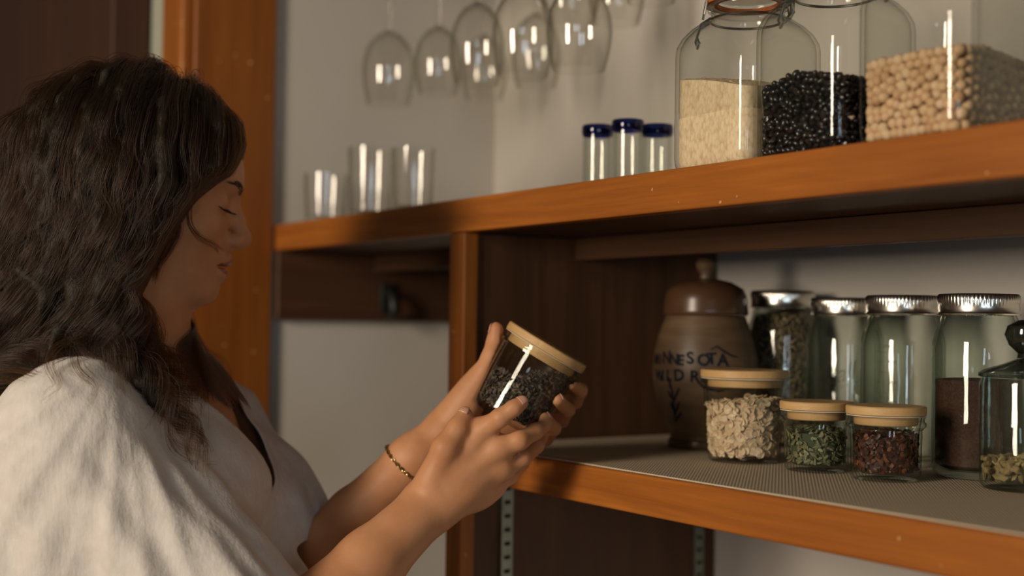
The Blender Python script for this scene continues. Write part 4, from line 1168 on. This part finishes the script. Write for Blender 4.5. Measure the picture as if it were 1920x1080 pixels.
# --- face details
def hw(x, y, z): return Vector(to_world(H(x, y, z)[None])[0]-PL)
dark = plain('dark_brown_hair_fine', (0.020, 0.014, 0.009), 0.5)
rng = random.Random(9)
def surf(x, y, z, out=0.0):
    'nearest point of the skin along the face direction, head frame'
    p = H(x, y, z)[None]
    for _ in range(6): p = p - B.grad(p)*(B.sample(p)-out)[:, None]
    return Vector(to_world(p)[0]-PL)
for s, nm in ((-1, 'near'), (1, 'far')):
    mb = MB()
    for i in range(26):
        u = i/25; y = (2.0+2.6*u)*s; z0 = 3.05+0.05*math.sin(u*math.pi)
        p = surf(8.2-1.1*u, y, z0, 0.0005); q = p + Vector(to_world((0.01*((1.05-0.35*u)*HX + (0.30*u)*s*HY - (0.28+0.1*rng.random())*HZ))[None])[0]); mid = (p+q)/2 + Vector((0, 0, -0.0012))
        mb.tube([p, mid, q], [0.00032, 0.00026, 0.00008], 4)
    mb.build('eyelashes', dark, person)
    mb = MB()
    for i in range(90):
        u = rng.random(); y = (1.1+3.5*u)*s; z0 = 5.25+1.0*math.sin(min(1, u*1.2)*2.0)*0.6+rng.uniform(-0.28, 0.28)*(1-0.5*u)
        p = surf(8.8-1.2*u*u, y, z0, 0.0003); q = surf(8.6-1.3*u*u, y+0.55*s, z0+0.22*(1-u)-0.1*u, 0.0012)
        mb.tube([p, q], [0.0004, 0.00012], 4)
    mb.build('eyebrow', dark, person)
# fingernails
nm_ = plain('fingernail', (0.66, 0.36, 0.25), 0.25)
def nail(tip, prev, out, size=(0.0052, 0.0046)):
    tip = np.array(tip); prev = np.array(prev); d = tip-prev; d /= np.linalg.norm(d); out = np.array(out, float); out -= d*(out @ d); out /= np.linalg.norm(out); sd = np.cross(d, out)
    V_, F_ = [], []
    n, m_ = 7, 7
    for i in range(n):
        for j in range(m_):
            u, v = -1+2*i/(n-1), -1+2*j/(m_-1)
            w_ = math.sqrt(max(0, 1-0.35*u*u)); p0 = tip + d*(u*size[0]-0.001) + sd*(v*size[1]*w_) + out*0.004
            q = p0[None]
            for _ in range(5): q = q - B.grad(q)*(B.sample(q)-0.00035)[:, None]
            V_.append(to_world(q)[0]-PL)
    for i in range(n-1):
        for j in range(m_-1): F_.append((i*m_+j, (i+1)*m_+j, (i+1)*m_+j+1, i*m_+j+1))
    o = link('fingernail', mesh_of(V_, F_), nm_, person)
    sm = o.modifiers.new('thick', 'SOLIDIFY'); sm.thickness = 0.0004
nail(L(875, 771, 1.288), L(859, 803, 1.280), (-0.45, -0.85, 0.2))
nail(L(981, 754, 1.276), L(964, 765, 1.272), (-0.3, -0.9, 0.45), (0.0044, 0.0044))
nail(L(1070, 717, 1.333), L(1088, 732, 1.364), (0.75, -0.3, 0.5), (0.0042, 0.0040))
nail(L(1046, 748, 1.322), L(1064, 768, 1.358), (0.75, -0.3, 0.5), (0.0042, 0.0040))
nail(L(1022, 782, 1.318), L(1038, 803, 1.350), (0.75, -0.3, 0.5), (0.0042, 0.0040))
nail(L(930, 614, 1.352), L(931, 640, 1.356), (-0.9, 0.2, 0.1), (0.0050, 0.0044))

# --- bracelet: fine gold links round the far wrist
gold = plain('gold_chain', (0.55, 0.40, 0.16), 0.28, 1.0)
bc = L(762, 873, 1.373); ad = (WF-EF)/np.linalg.norm(WF-EF)
e1 = np.cross(ad, [0, 1, 0]); e1 /= np.linalg.norm(e1); e2 = np.cross(ad, e1)
mb = MB(); N_ = 54
for i in range(N_):
    a = 2*math.pi*i/N_
    q = (bc + 0.034*(e1*math.cos(a)+e2*math.sin(a)) + ad*0.004*math.sin(a))[None]
    for _ in range(6): q = q - B.grad(q)*(B.sample(q)-0.0014)[:, None]
    c = Vector(to_world(q)[0]-PL)
    a2 = a+0.01; q2 = (bc + 0.034*(e1*math.cos(a2)+e2*math.sin(a2)) + ad*0.004*math.sin(a2))[None]
    for _ in range(6): q2 = q2 - B.grad(q2)*(B.sample(q2)-0.0014)[:, None]
    tt = (Vector(to_world(q2)[0]-PL)-c).normalized(); nn = Vector(to_world(B.grad(q))[0]).normalized(); bb = tt.cross(nn)
    s1 = (bb if i % 2 else (bb*0.35+nn).normalized())
    mb.tube([c + tt*0.0026*math.cos(x) + s1*0.0014*math.sin(x) for x in np.linspace(0, 2*math.pi, 10, endpoint=False)], 0.00055, 5, closed=True)
mb.build('bracelet', gold, person)

# --- blouse: loose shell over torso and upper arms
lo2 = np.array([L(-330, 540, 1.36)[0], lo[1]-0.09, EYE-0.50]); hi2 = np.array([L(650, 540, 1.36)[0]+0.03, 1.66, EYE-0.005])
C = Field(lo2, hi2, 0.0045)
C.cone(NK, 0.066, L(210, 800, 1.36), 0.100, 0.03)
C.cone(L(190, 762, 1.28), 0.055, SN, 0.056, 0.03); C.cone(L(330, 772, 1.42), 0.054, SF, 0.053, 0.03)
C.cone(L(255, 860, 1.36), 0.108, L(195, 1350, 1.36), 0.135, 0.05)
C.ell(L(358, 935, 1.29), (0.068, 0.070, 0.075), None, 0.05); C.ell(L(395, 935, 1.42), (0.070, 0.070, 0.078), None, 0.05)
C.cone(L(305, 795, 1.36), 0.060, L(372, 905, 1.365), 0.070, 0.04)
C.ell(L(80, 748, 1.33), (0.065, 0.07, 0.06), None, 0.04)
C.cone(SN, 0.052, EN+(EN-SN)*0.08, 0.090, 0.04)
C.cone(L(120, 850, 1.22), 0.060, L(60, 1260, 1.25), 0.12, 0.06)         # cloth falling behind the near arm
C.cone(SF, 0.053, L(535, 1085, 1.425), 0.066, 0.04)
C.ell(L(500, 975, 1.43), (0.062, 0.06, 0.075), None, 0.04)
C.cone(L(430, 950, 1.44), 0.05, L(500, 1120, 1.42), 0.08, 0.05)
V2, Q2 = C.surface(); V2 = relax(V2, Q2, 2, 0.5)
V2, Q2 = keep_main(V2, Q2)
# folds fall from the shoulder along the sleeve
def vnoise(A, f, seed):
    r_ = np.random.default_rng(seed); out = 0
    for k in range(5):
        w_ = r_.normal(size=3)*f; out = out + np.sin(A @ w_ + r_.uniform(0, 6.28))
    return out/5
G = C.grad(V2)
top = SN + np.array([0.01, 0.02, 0.03])
def folds(V):
    dsp = np.zeros(len(V))
    rel = V-top
    for org, axis, wgt in ((SN+np.array([0.0, 0.02, 0.02]), EN-SN, 1.0), (SF, L(535, 1085, 1.425)-SF, 0.7)):
        axis = axis/np.linalg.norm(axis); u = np.cross(axis, [0, 1, 0]); u /= np.linalg.norm(u); w_ = np.cross(axis, u)
        r_ = V-org; t_ = r_ @ axis; a = np.arctan2(r_ @ w_, r_ @ u)
        amp = 0.0085*np.clip(t_/0.22, 0, 1.2)*np.exp(-np.clip(np.linalg.norm(r_-np.outer(t_, axis), axis=1)-0.07, 0, 1)/0.10)
        ph = 1.2*vnoise(V, 9, 2) + 2.0*t_
        f_ = np.sin(7*a+ph*1.6) + 0.6*np.sin(12*a-ph*2.2+1.0) + 0.4*np.sin(19*a+2*ph)
        dsp += wgt*amp*f_*0.45
    # long folds down the chest from the near shoulder
    s_ = (V[:, 0]-SN[0])*0.80 + (V[:, 2]-SN[2])*0.45
    m_ = np.clip((SN[2]-V[:, 2])/0.10, 0, 1)
    dsp += m_*0.0050*np.sin(s_*95 + 2.5*vnoise(V, 8, 6))*(0.5+0.5*vnoise(V, 6, 8))
    dsp += 0.0016*vnoise(V, 60, 12) + 0.0011*vnoise(V, 120, 13)
    return dsp
def sharp(V):
    # narrow ridges of gathered gauze running down from the shoulder
    r_ = V-(SN+np.array([0.02, 0.03, 0.05])); a = np.arctan2(r_[:, 0]+0.35*r_[:, 1], -r_[:, 2]+0.02); l_ = np.linalg.norm(r_, axis=1)
    ph = 1.1*vnoise(V, 7, 22)
    k = np.clip((l_-0.05)/0.12, 0, 1)
    f_ = (0.5+0.5*np.cos(20*a+2*ph))**2.5 + 0.7*(0.5+0.5*np.cos(33*a-2.6*ph+0.7))**3
    return 0.0052*k*f_*(0.6+0.6*vnoise(V, 9, 41))
V2 = V2 + G*sharp(V2)[:, None]
V2 = V2 + G*folds(V2)[:, None]
V2 = relax(V2, Q2, 2, 0.5)
# openings: V neck, hems
Fd = np.array([0.93, -0.20, 0.0]); Fd /= np.linalg.norm(Fd)     # where the chest faces
Sd = np.array([-Fd[1], Fd[0], 0.0])                            # towards her left
apex = L(452, 912, 1.352); col_ = L(262, 690, 1.365)
fc = (V2-NK) @ Fd; sd = (V2-apex) @ Sd; vz = V2[:, 2]
hh = (vz-apex[2])/(col_[2]-apex[2])
hwid = np.where(hh > 0, 0.004+0.060*np.clip(hh, 0, 1.3)**0.9, -1)
cut = (fc > -0.01) & (np.abs(sd - 0.0) < hwid)
rn = np.linalg.norm((V2-NK)[:, :2], axis=1)
cut |= (V2[:, 2] > NK[2]+0.006+0.25*np.clip(-fc, 0, 0.03)) & (rn < 0.085)
# far sleeve hem
ha = (L(535, 1085, 1.425)-SF); hl = np.linalg.norm(ha); ha /= hl
cut |= (((V2-SF) @ ha) > hl-0.008+0.10*(V2[:, 0]-L(560, 1000, 1.42)[0])*-1) & (V2[:, 1] > L(560, 1000, 1.36)[1]) & (V2[:, 0] > L(430, 1000, 1.4)[0])
# near sleeve hem and bottom of the modelled cloth
na = (EN-SN); nl2 = np.linalg.norm(na); na /= nl2
cut |= V2[:, 2] < EYE-0.49
cut |= (((V2-SN) @ na) > nl2+0.02) & (V2[:, 1] < L(400, 1000, 1.30)[1])
K = ~cut
Qk = Q2[K[Q2].all(1)]
V2k, Qk = keep_main(V2, Qk)
cloth, nt, b = new_mat('white_gauze_cotton')
n = noise(nt, coords(nt), 90, 4, 0.6); n2 = noise(nt, coords(nt, (1, 1, 0.25)), 240, 3)
r = ramp(nt, [(0.3, (0.63, 0.58, 0.535)), (0.7, (0.70, 0.655, 0.615))]); nt.links.new(n.outputs[0], r.inputs[0]); nt.links.new(r.outputs[0], b.inputs['Base Color'])
b.inputs['Roughness'].default_value = 0.9; b.inputs['Specular IOR Level'].default_value = 0.15; b.inputs['Sheen Weight'].default_value = 0.25
b.inputs['Subsurface Weight'].default_value = 0.0
ad_ = nt.nodes.new('ShaderNodeMath'); ad_.operation = 'ADD'; nt.links.new(n.outputs[0], ad_.inputs[0]); nt.links.new(n2.outputs[0], ad_.inputs[1])
bump(nt, b, ad_.outputs[0], 0.35, 0.002)
# smooth the ragged cut edge
def border_smooth(V, Q, it=12):
    E = np.sort(np.concatenate([Q[:, [0, 1]], Q[:, [1, 2]], Q[:, [2, 3]], Q[:, [3, 0]]]), 1)
    u, c = np.unique(E, axis=0, return_counts=True); bd = u[c == 1]
    V = V.copy(); e2 = np.concatenate([bd, bd[:, ::-1]]); ids = np.unique(bd)
    for _ in range(it):
        S = np.zeros_like(V); np.add.at(S, e2[:, 0], V[e2[:, 1]]); cn = np.bincount(e2[:, 0], minlength=len(V))
        V[ids] = 0.5*V[ids] + 0.5*S[ids]/cn[ids][:, None]
    return V, bd
V2k, bd = border_smooth(V2k, Qk)
bl = link('blouse', np_mesh(to_world(V2k)-PL, Qk), cloth, person)
sm = bl.modifiers.new('thick', 'SOLIDIFY'); sm.thickness = 0.0016; sm.offset = -1
# trousers, shoes below the frame so the figure stands
dk = plain('dark_denim', (0.03, 0.035, 0.05), 0.8)
mb = MB(); hip = np.array([L(195, 1350, 1.36)[0], L(195, 1350, 1.36)[1]])
def pw(a, v, z): return Vector(to_world(np.array([[a, v, z]]))[0]-PL)
rings = [(0.95, 0.135), (0.88, 0.145), (0.80, 0.13)]
for s in (-1, 1):
    mb.tube([pw(hip[0], hip[1]+0.03*s, 0.97), pw(hip[0], hip[1]+0.07*s, 0.86), pw(hip[0]+0.01, hip[1]+0.085*s, 0.70), pw(hip[0]+0.02, hip[1]+0.09*s, 0.46), pw(hip[0]-0.01, hip[1]+0.09*s, 0.09)], [0.12, 0.125, 0.095, 0.068, 0.055], 24)
mb.build('trousers', dk, person)
for s in (-1, 1):
    mb = MB(); mb.tube([pw(hip[0]-0.06, hip[1]+0.09*s, 0.046), pw(hip[0], hip[1]+0.09*s, 0.045), pw(hip[0]+0.10, hip[1]+0.09*s, 0.036), pw(hip[0]+0.17, hip[1]+0.09*s, 0.028)], [0.034, 0.045, 0.036, 0.024], 16)
    mb.build('shoe', plain('dark_shoe', (0.03, 0.025, 0.02), 0.5), person)

# --- hair -----------------------------------------------------------------
hr = np.random.default_rng(17)
CE, CRd = np.array([-1.2, 0, 6.0]), np.array([9.9, 7.5, 9.1])
def hl2l(A): return HO + 0.01*(A[:, 0:1]*HX + A[:, 1:2]*HY + A[:, 2:3]*HZ)
def l2h(A):
    r_ = (A-HO)*100; return np.stack([r_ @ HX, r_ @ HY, r_ @ HZ], 1)
def roots(n):
    out = []
    while len(out) < n:
        v = hr.normal(size=(4000, 3)); v /= np.linalg.norm(v, axis=1, keepdims=True)
        p = CE + v*CRd*0.985
        x, y, z = p.T
        hairline = np.where(x > 3.5, 8.6 - 0.02*y*y + 0.55*(x-7.0)*0, np.where(x > 0.5, 3.0 + (x-0.5)*1.7, np.where(x > -2.0, 0.8, -4.2)))
        ok = (z > hairline) & (x < 8.2)
        out.extend(p[ok])
    return np.array(out[:n])
NL = 620
LR = roots(NL)                                   # lock roots, head frame (cm)
EZ = np.array([-30, -14, -10.5, -8.8, -7.7, -3.0, -0.6, 3.1, 5.1, 6.5, 9.5, 12, 15])
EXN = np.array([16, 13, 8.0, 4.0, 1.5, 2.6, 3.4, 4.9, 6.5, 7.9, 8.7, 8.0, 4.0])
EXF = np.array([16, 13, 9.0, 6.6, 5.2, 5.0, 5.0, 5.2, 5.8, 7.0, 8.7, 8.0, 4.0])
def face_edge(y, z):
    t_ = np.clip((y+0.5)/2.0, 0, 1)
    return np.interp(z, EZ, EXN)*(1-t_) + np.interp(z, EZ, EXF)*t_
def grow(R0, seed, layer, length, step=0.9):
    'simulate guide hairs: leave the scalp, comb to the side and back, then fall under gravity outside head, neck and blouse'
    rg = np.random.default_rng(seed); n = len(R0)
    nrm = (R0-CE)/CRd**2; nrm /= np.linalg.norm(nrm, axis=1, keepdims=True)
    side = np.where(R0[:, 1] > 0.6, 1.0, -1.0)   # parted a little to her left
    front = np.clip((R0[:, 0]-1.0)/6.0, 0, 1)
    comb = np.stack([-0.45 + 0.75*front, side*(0.9), -0.15 - 0.2*front], 1) + rg.normal(0, 0.10, (n, 3))
    gdir = np.array([math.sin(-tl)*-1*0, 0, -1.0]); gdir = np.array([np.dot([0, 0, -1], HX), 0, np.dot([0, 0, -1], HZ)])
    d = nrm*0.55 + comb*0.8; d /= np.linalg.norm(d, axis=1, keepdims=True)
    p = R0.copy(); path = [p.copy()]
    ns = int(42/step)
    for i in range(ns):
        f = min(1, i/9)
        d = d*(1-0.10-0.10*f) + gdir*(0.10+0.22*f) + (comb*0.06*(1-f))
        # front locks swing back off the face a little, then forward on to the chest
        d[:, 0] += front*(-0.045 if i < 16 else 0.020)
        d /= np.linalg.norm(d, axis=1, keepdims=True)
        p = p + d*step
        # stay outside the head plus this layer's thickness
        grow_ = np.clip(i/7, 0.08, 1)
        o_ = layer*grow_
        back = np.clip((-(p[:, 0]-1))/8, 0, 1)
        rad_ = CRd + np.stack([o_*(0.75+0.75*back), o_*(0.62), o_*0.55], 1)
        q = (p-CE)/rad_; l_ = np.linalg.norm(q, axis=1); ins = l_ < 1
        if ins.any():
            pn = CE + q[ins]/l_[ins][:, None]*rad_[ins]; p[ins] = pn
        # keep the face free
        p[:, 0] = np.minimum(p[:, 0], face_edge(p[:, 1], p[:, 2]) - 0.35*layer*0.5)
        fw = np.clip((-8.0-p[:, 2])/4, 0, 1)*np.clip((R0[:, 0]-2.5)/3, 0, 1)
        d[:, 0] += 0.085*fw
        # outside skin and blouse
        A = hl2l(p); e = np.full(n, 1.0)
        for Fld, mrg in ((B, 0.004), (C, 0.007)):
            inb = ((A > Fld.lo+0.01) & (A < Fld.lo+Fld.h*(Fld.n-1)-0.01)).all(1)
            if not inb.any(): continue
            dist = np.full(n, 1.0); dist[inb] = Fld.sample(A[inb])
            k_ = inb & (dist < mrg + 0.0018*layer)
            if k_.any():
                A[k_] = A[k_] + Fld.grad(A[k_])*(mrg + 0.0018*layer[k_] - dist[k_])[:, None]
        p2 = l2h(A); mv = p2-p; p = p2
        nn = np.linalg.norm(mv, axis=1) > 1e-4
        if nn.any():
            d[nn] = d[nn] + mv[nn]*0.25; d /= np.linalg.norm(d, axis=1, keepdims=True)
        path.append(p.copy())
    return np.array(path).transpose(1, 0, 2)      # n, steps, 3
lay = hr.uniform(0.4, 3.6, NL)
GP = grow(LR, 5, lay, None)
lens = np.where(LR[:, 0] > 2.5, hr.uniform(30, 39, NL), hr.uniform(27, 36, NL))
# waves: each lock a soft helix that opens with the distance from the root
NPT = 34
def resample(path, length, npt):
    seg = np.linalg.norm(np.diff(path, axis=0), axis=1); s_ = np.concatenate([[0], np.cumsum(seg)])
    t_ = np.linspace(0, min(length, s_[-1]), npt)
    return np.stack([np.interp(t_, s_, path[:, k]) for k in range(3)], 1), t_
def wave(pts, t_, amp, wl, ph, rg):
    tan = np.gradient(pts, axis=0); tan /= np.linalg.norm(tan, axis=1, keepdims=True)+1e-9
    u = np.cross(tan, [0.3, 1, 0.1]); u /= np.linalg.norm(u, axis=1, keepdims=True)+1e-9; v = np.cross(tan, u)
    a = amp*np.clip((t_-7)/12, 0, 1); th = 2*np.pi*t_/wl + ph
    return pts + u*(a*np.cos(th))[:, None] + v*(a*0.75*np.sin(th))[:, None]
LK = []
for i in range(NL):
    q, t_ = resample(GP[i], lens[i], NPT)
    LK.append(wave(q, t_, hr.uniform(0.8, 1.7), hr.uniform(6.0, 9.5), hr.uniform(0, 6.28), hr))
LK = np.array(LK)
fe = face_edge(LK[:, :, 1], LK[:, :, 2]); LK[:, :, 0] = np.minimum(LK[:, :, 0], fe)                                 # locks, head frame cm
# strands gathered round the locks
SPL = 34
ST, RD = [], []
for i in range(NL):
    n = SPL
    off = hr.normal(0, 1, (n, 2)); tan = np.gradient(LK[i], axis=0); tan /= np.linalg.norm(tan, axis=1, keepdims=True)+1e-9
    u = np.cross(tan, [0.3, 1, 0.1]); u /= np.linalg.norm(u, axis=1, keepdims=True)+1e-9; v = np.cross(tan, u)
    s_ = np.linspace(0, 1, NPT); wdt = 0.34*(0.9+0.6*np.sin(np.pi*s_)) * (1-0.45*s_**3)
    ph = hr.uniform(0, 6.28, n); fr = hr.uniform(0.6, 1.5, n)
    cut_ = hr.uniform(0.80, 1.0, n)
    for j in range(n):
        fz = 0.06*s_*np.sin(s_*30*fr[j]+ph[j])
        sh = LK[i] + u*(off[j, 0]*wdt + fz)[:, None] + v*(off[j, 1]*wdt + 0.06*s_*np.cos(s_*26*fr[j]+ph[j]))[:, None]
        if cut_[j] < 0.999:
            tt = np.linspace(0, cut_[j], NPT); sh = np.stack([np.interp(tt, s_, sh[:, k]) for k in range(3)], 1)
        ST.append(sh)
# a curl that loops from the temple across the cheek, and looser front locks falling on the chest
def px_lock(pts, n, wd, yfun):
    q = []
    for (x_, y_) in pts:
        dx_, dz_ = (x_-270)/17.9, (420-y_)/17.9
        q.append((dx_*math.cos(tl)-dz_*math.sin(tl), 0.0, dx_*math.sin(tl)+dz_*math.cos(tl)))
    q = np.array(q); tq = np.linspace(0, 1, len(q)); ts = np.linspace(0, 1, NPT)
    c = np.stack([np.interp(ts, tq, q[:, k]) for k in range(3)], 1)
    for _ in range(4): c[1:-1] = 0.25*c[:-2]+0.5*c[1:-1]+0.25*c[2:]
    c[:, 1] = yfun(c[:, 0], c[:, 2])
    for j in range(n):
        o_ = hr.normal(0, wd, 3); k_ = np.linspace(0.6, 1.25, NPT)[:, None]
        EXTRA.append(c + o_*k_*np.array([1, 0.5, 1]) + 0.05*np.sin(ts*9+j)[:, None])
EXTRA = []
def cheek(x_, z_): return -np.sqrt(np.clip(1-((x_-2.6)/7.2)**2-((z_-0.6)/8.5)**2, 0.02, 1))*6.6 - 0.5
px_lock([(400, 290), (372, 330), (352, 385), (352, 425), (372, 450), (398, 460), (408, 470)], 20, 0.17, cheek)
px_lock([(385, 300), (350, 350), (332, 400), (338, 440), (322, 470), (300, 500), (292, 530), (300, 560)], 60, 0.22, cheek)
def chest_lock(pts, n, wd):
    q = np.array([L(*p_) for p_ in pts]); tq = np.linspace(0, 1, len(q)); ts = np.linspace(0, 1, NPT)
    c = np.stack([np.interp(ts, tq, q[:, k]) for k in range(3)], 1)
    for _ in range(4): c[1:-1] = 0.25*c[:-2]+0.5*c[1:-1]+0.25*c[2:]
    ph = hr.uniform(0, 6.28)
    for j in range(n):
        o_ = hr.normal(0, wd*0.01, 3); k_ = np.linspace(0.7, 1.3, NPT)[:, None]
        w2 = 0.006*np.sin(ts*11+ph+0.15*hr.normal())[:, None]*np.linspace(0.2, 1.1, NPT)[:, None]
        A = c + o_*k_ + w2*np.array([1, 0.4, 0.5])
        for Fld, mrg in ((B, 0.004), (C, 0.006)):
            for _ in range(2):
                inb = ((A > Fld.lo+0.01) & (A < Fld.lo+Fld.h*(Fld.n-1)-0.01)).all(1)
                dist = np.full(len(A), 1.0); dist[inb] = Fld.sample(A[inb]); bad = dist < mrg
                if bad.any(): A[bad] += Fld.grad(A[bad])*(mrg-dist[bad])[:, None]
        EXTRA.append(l2h(A))
for k_ in range(30):
    u_ = hr.random(); e_ = hr.random(); dd = hr.uniform(1.335, 1.40)
    chest_lock([(300+45*u_, 548, 1.44), (312+42*u_, 580, 1.43), (318+30*u_, 615, 1.40), (322+48*u_, 655, dd), (328+75*u_, 705, dd-0.02), (325+100*u_, 745, dd-0.02), (330+95*u_-20*e_, 765+30*e_, dd-0.02)], 34, 0.30)
# loose flyaway hairs
for j in range(260):
    i = hr.integers(NL); sh = LK[i] + hr.normal(0, 0.25, 3)
    dr = (LK[i]-np.array([-1, 0, 3])); dr /= np.linalg.norm(dr, axis=1, keepdims=True)+1e-9
    s_ = np.linspace(0, 1, NPT)
    sh = sh + dr*(hr.uniform(0.4, 1.8)*s_**1.3)[:, None] + np.stack([np.sin(s_*hr.uniform(5, 14)+hr.uniform(0, 6)) for _ in range(3)], 1)*0.4*s_[:, None]
    ST.append(sh)
ST = np.array(ST)
back_ = np.abs(hr.normal(0, 0.75, len(ST)))[:, None]
fe = face_edge(ST[:, :, 1], ST[:, :, 2]); ov = np.maximum(ST[:, :, 0]-fe+back_, 0)
ST[:, :, 0] = np.where(ov > 0, fe - back_ + 0.30*np.tanh(ov*0.5), ST[:, :, 0])
ST = np.concatenate([ST, np.array(EXTRA)])
ns = len(ST)
pos = to_world(hl2l(ST.reshape(-1, 3)))-PL
hc = bpy.data.hair_curves.new('hair')
hc.add_curves([NPT]*ns)
hc.attributes['position'].data.foreach_set('vector', pos.astype(np.float32).ravel()) if 'position' in hc.attributes else hc.points.foreach_set('position', pos.astype(np.float32).ravel())
ra = hc.attributes.get('radius') or hc.attributes.new('radius', 'FLOAT', 'POINT')
base_r = hr.uniform(0.00012, 0.00024, ns)[:, None]*np.linspace(1.0, 0.45, NPT)[None]
ra.data.foreach_set('value', base_r.astype(np.float32).ravel())
ho = bpy.data.objects.new('hair', hc); col.objects.link(ho); ho.parent = person
hm = bpy.data.materials.new('dark_brown_hair'); hm.use_nodes = True; nt = hm.node_tree
nt.nodes.remove(nt.nodes['Principled BSDF'])
ph_ = nt.nodes.new('ShaderNodeBsdfHairPrincipled')
try: ph_.parametrization = 'MELANIN'
except Exception: pass
for nme, val in (('Melanin', 0.74), ('Melanin Redness', 0.0), ('Roughness', 0.36), ('Radial Roughness', 0.45), ('Random Color', 0.25), ('Random Roughness', 0.2)):
    if nme in ph_.inputs: ph_.inputs[nme].default_value = val
nt.links.new(ph_.outputs[0], nt.nodes['Material Output'].inputs['Surface'])
hc.materials.append(hm)
# solid under-hair that the strands lie on
D = Field(np.array([lo[0]-0.06, lo[1], EYE-0.22]), np.array([H(12, 0, 0)[0], hi[1], EYE+0.32]), 0.004)
D.ell(H(-1.8, 0, 6.6), np.array([9.6, 7.9, 9.4])*0.01, HB3, 0.01)
LU = LK.copy(); LU[:, :, 0] = np.minimum(LU[:, :, 0], face_edge(LU[:, :, 1], LU[:, :, 2])-1.3)
for i in range(0, NL, 4):
    for j in range(4, NPT-8, 4):
        q0, q1 = hl2l(LU[i][[j, j+4]])
        D.cone(q0, 0.0055, q1, 0.005*(1-j/NPT), 0.006)
# keep the face clear
D.ell(H(9.2, 0, 1.0), np.array([4.6, 7.0, 8.5])*0.01, HB3, 0.01, 'cut')
D.ell(H(7.0, -6.6, -1.5), np.array([5.0, 5.0, 6.3])*0.01, HB3, 0.01, 'cut')
gx = [D.lo[k] + D.h*np.arange(D.n[k], dtype=np.float32) for k in range(3)]
gx = [gx[0][:, None, None]-HO[0], gx[1][None, :, None]-HO[1], gx[2][None, None, :]-HO[2]]
hx_, hy_, hz_ = [100*(gx[0]*A_[0] + gx[1]*A_[1] + gx[2]*A_[2]) for A_ in (HX, HY, HZ)]
ed = face_edge(hy_, hz_)
D.d = np.maximum(D.d, (0.008*(hx_ - ed + 1.1)).astype(np.float32))
V3, Q3 = D.surface(); V3 = relax(V3, Q3, 2, 0.5)
V3, Q3 = keep_main(V3, Q3)
um = plain('dark_brown_under_hair', (0.018, 0.013, 0.008), 0.6, bmp=0.5, bscale=300, spec=0.3)
uh = link('hair_underlayer', np_mesh(to_world(V3)-PL, Q3), um, person)
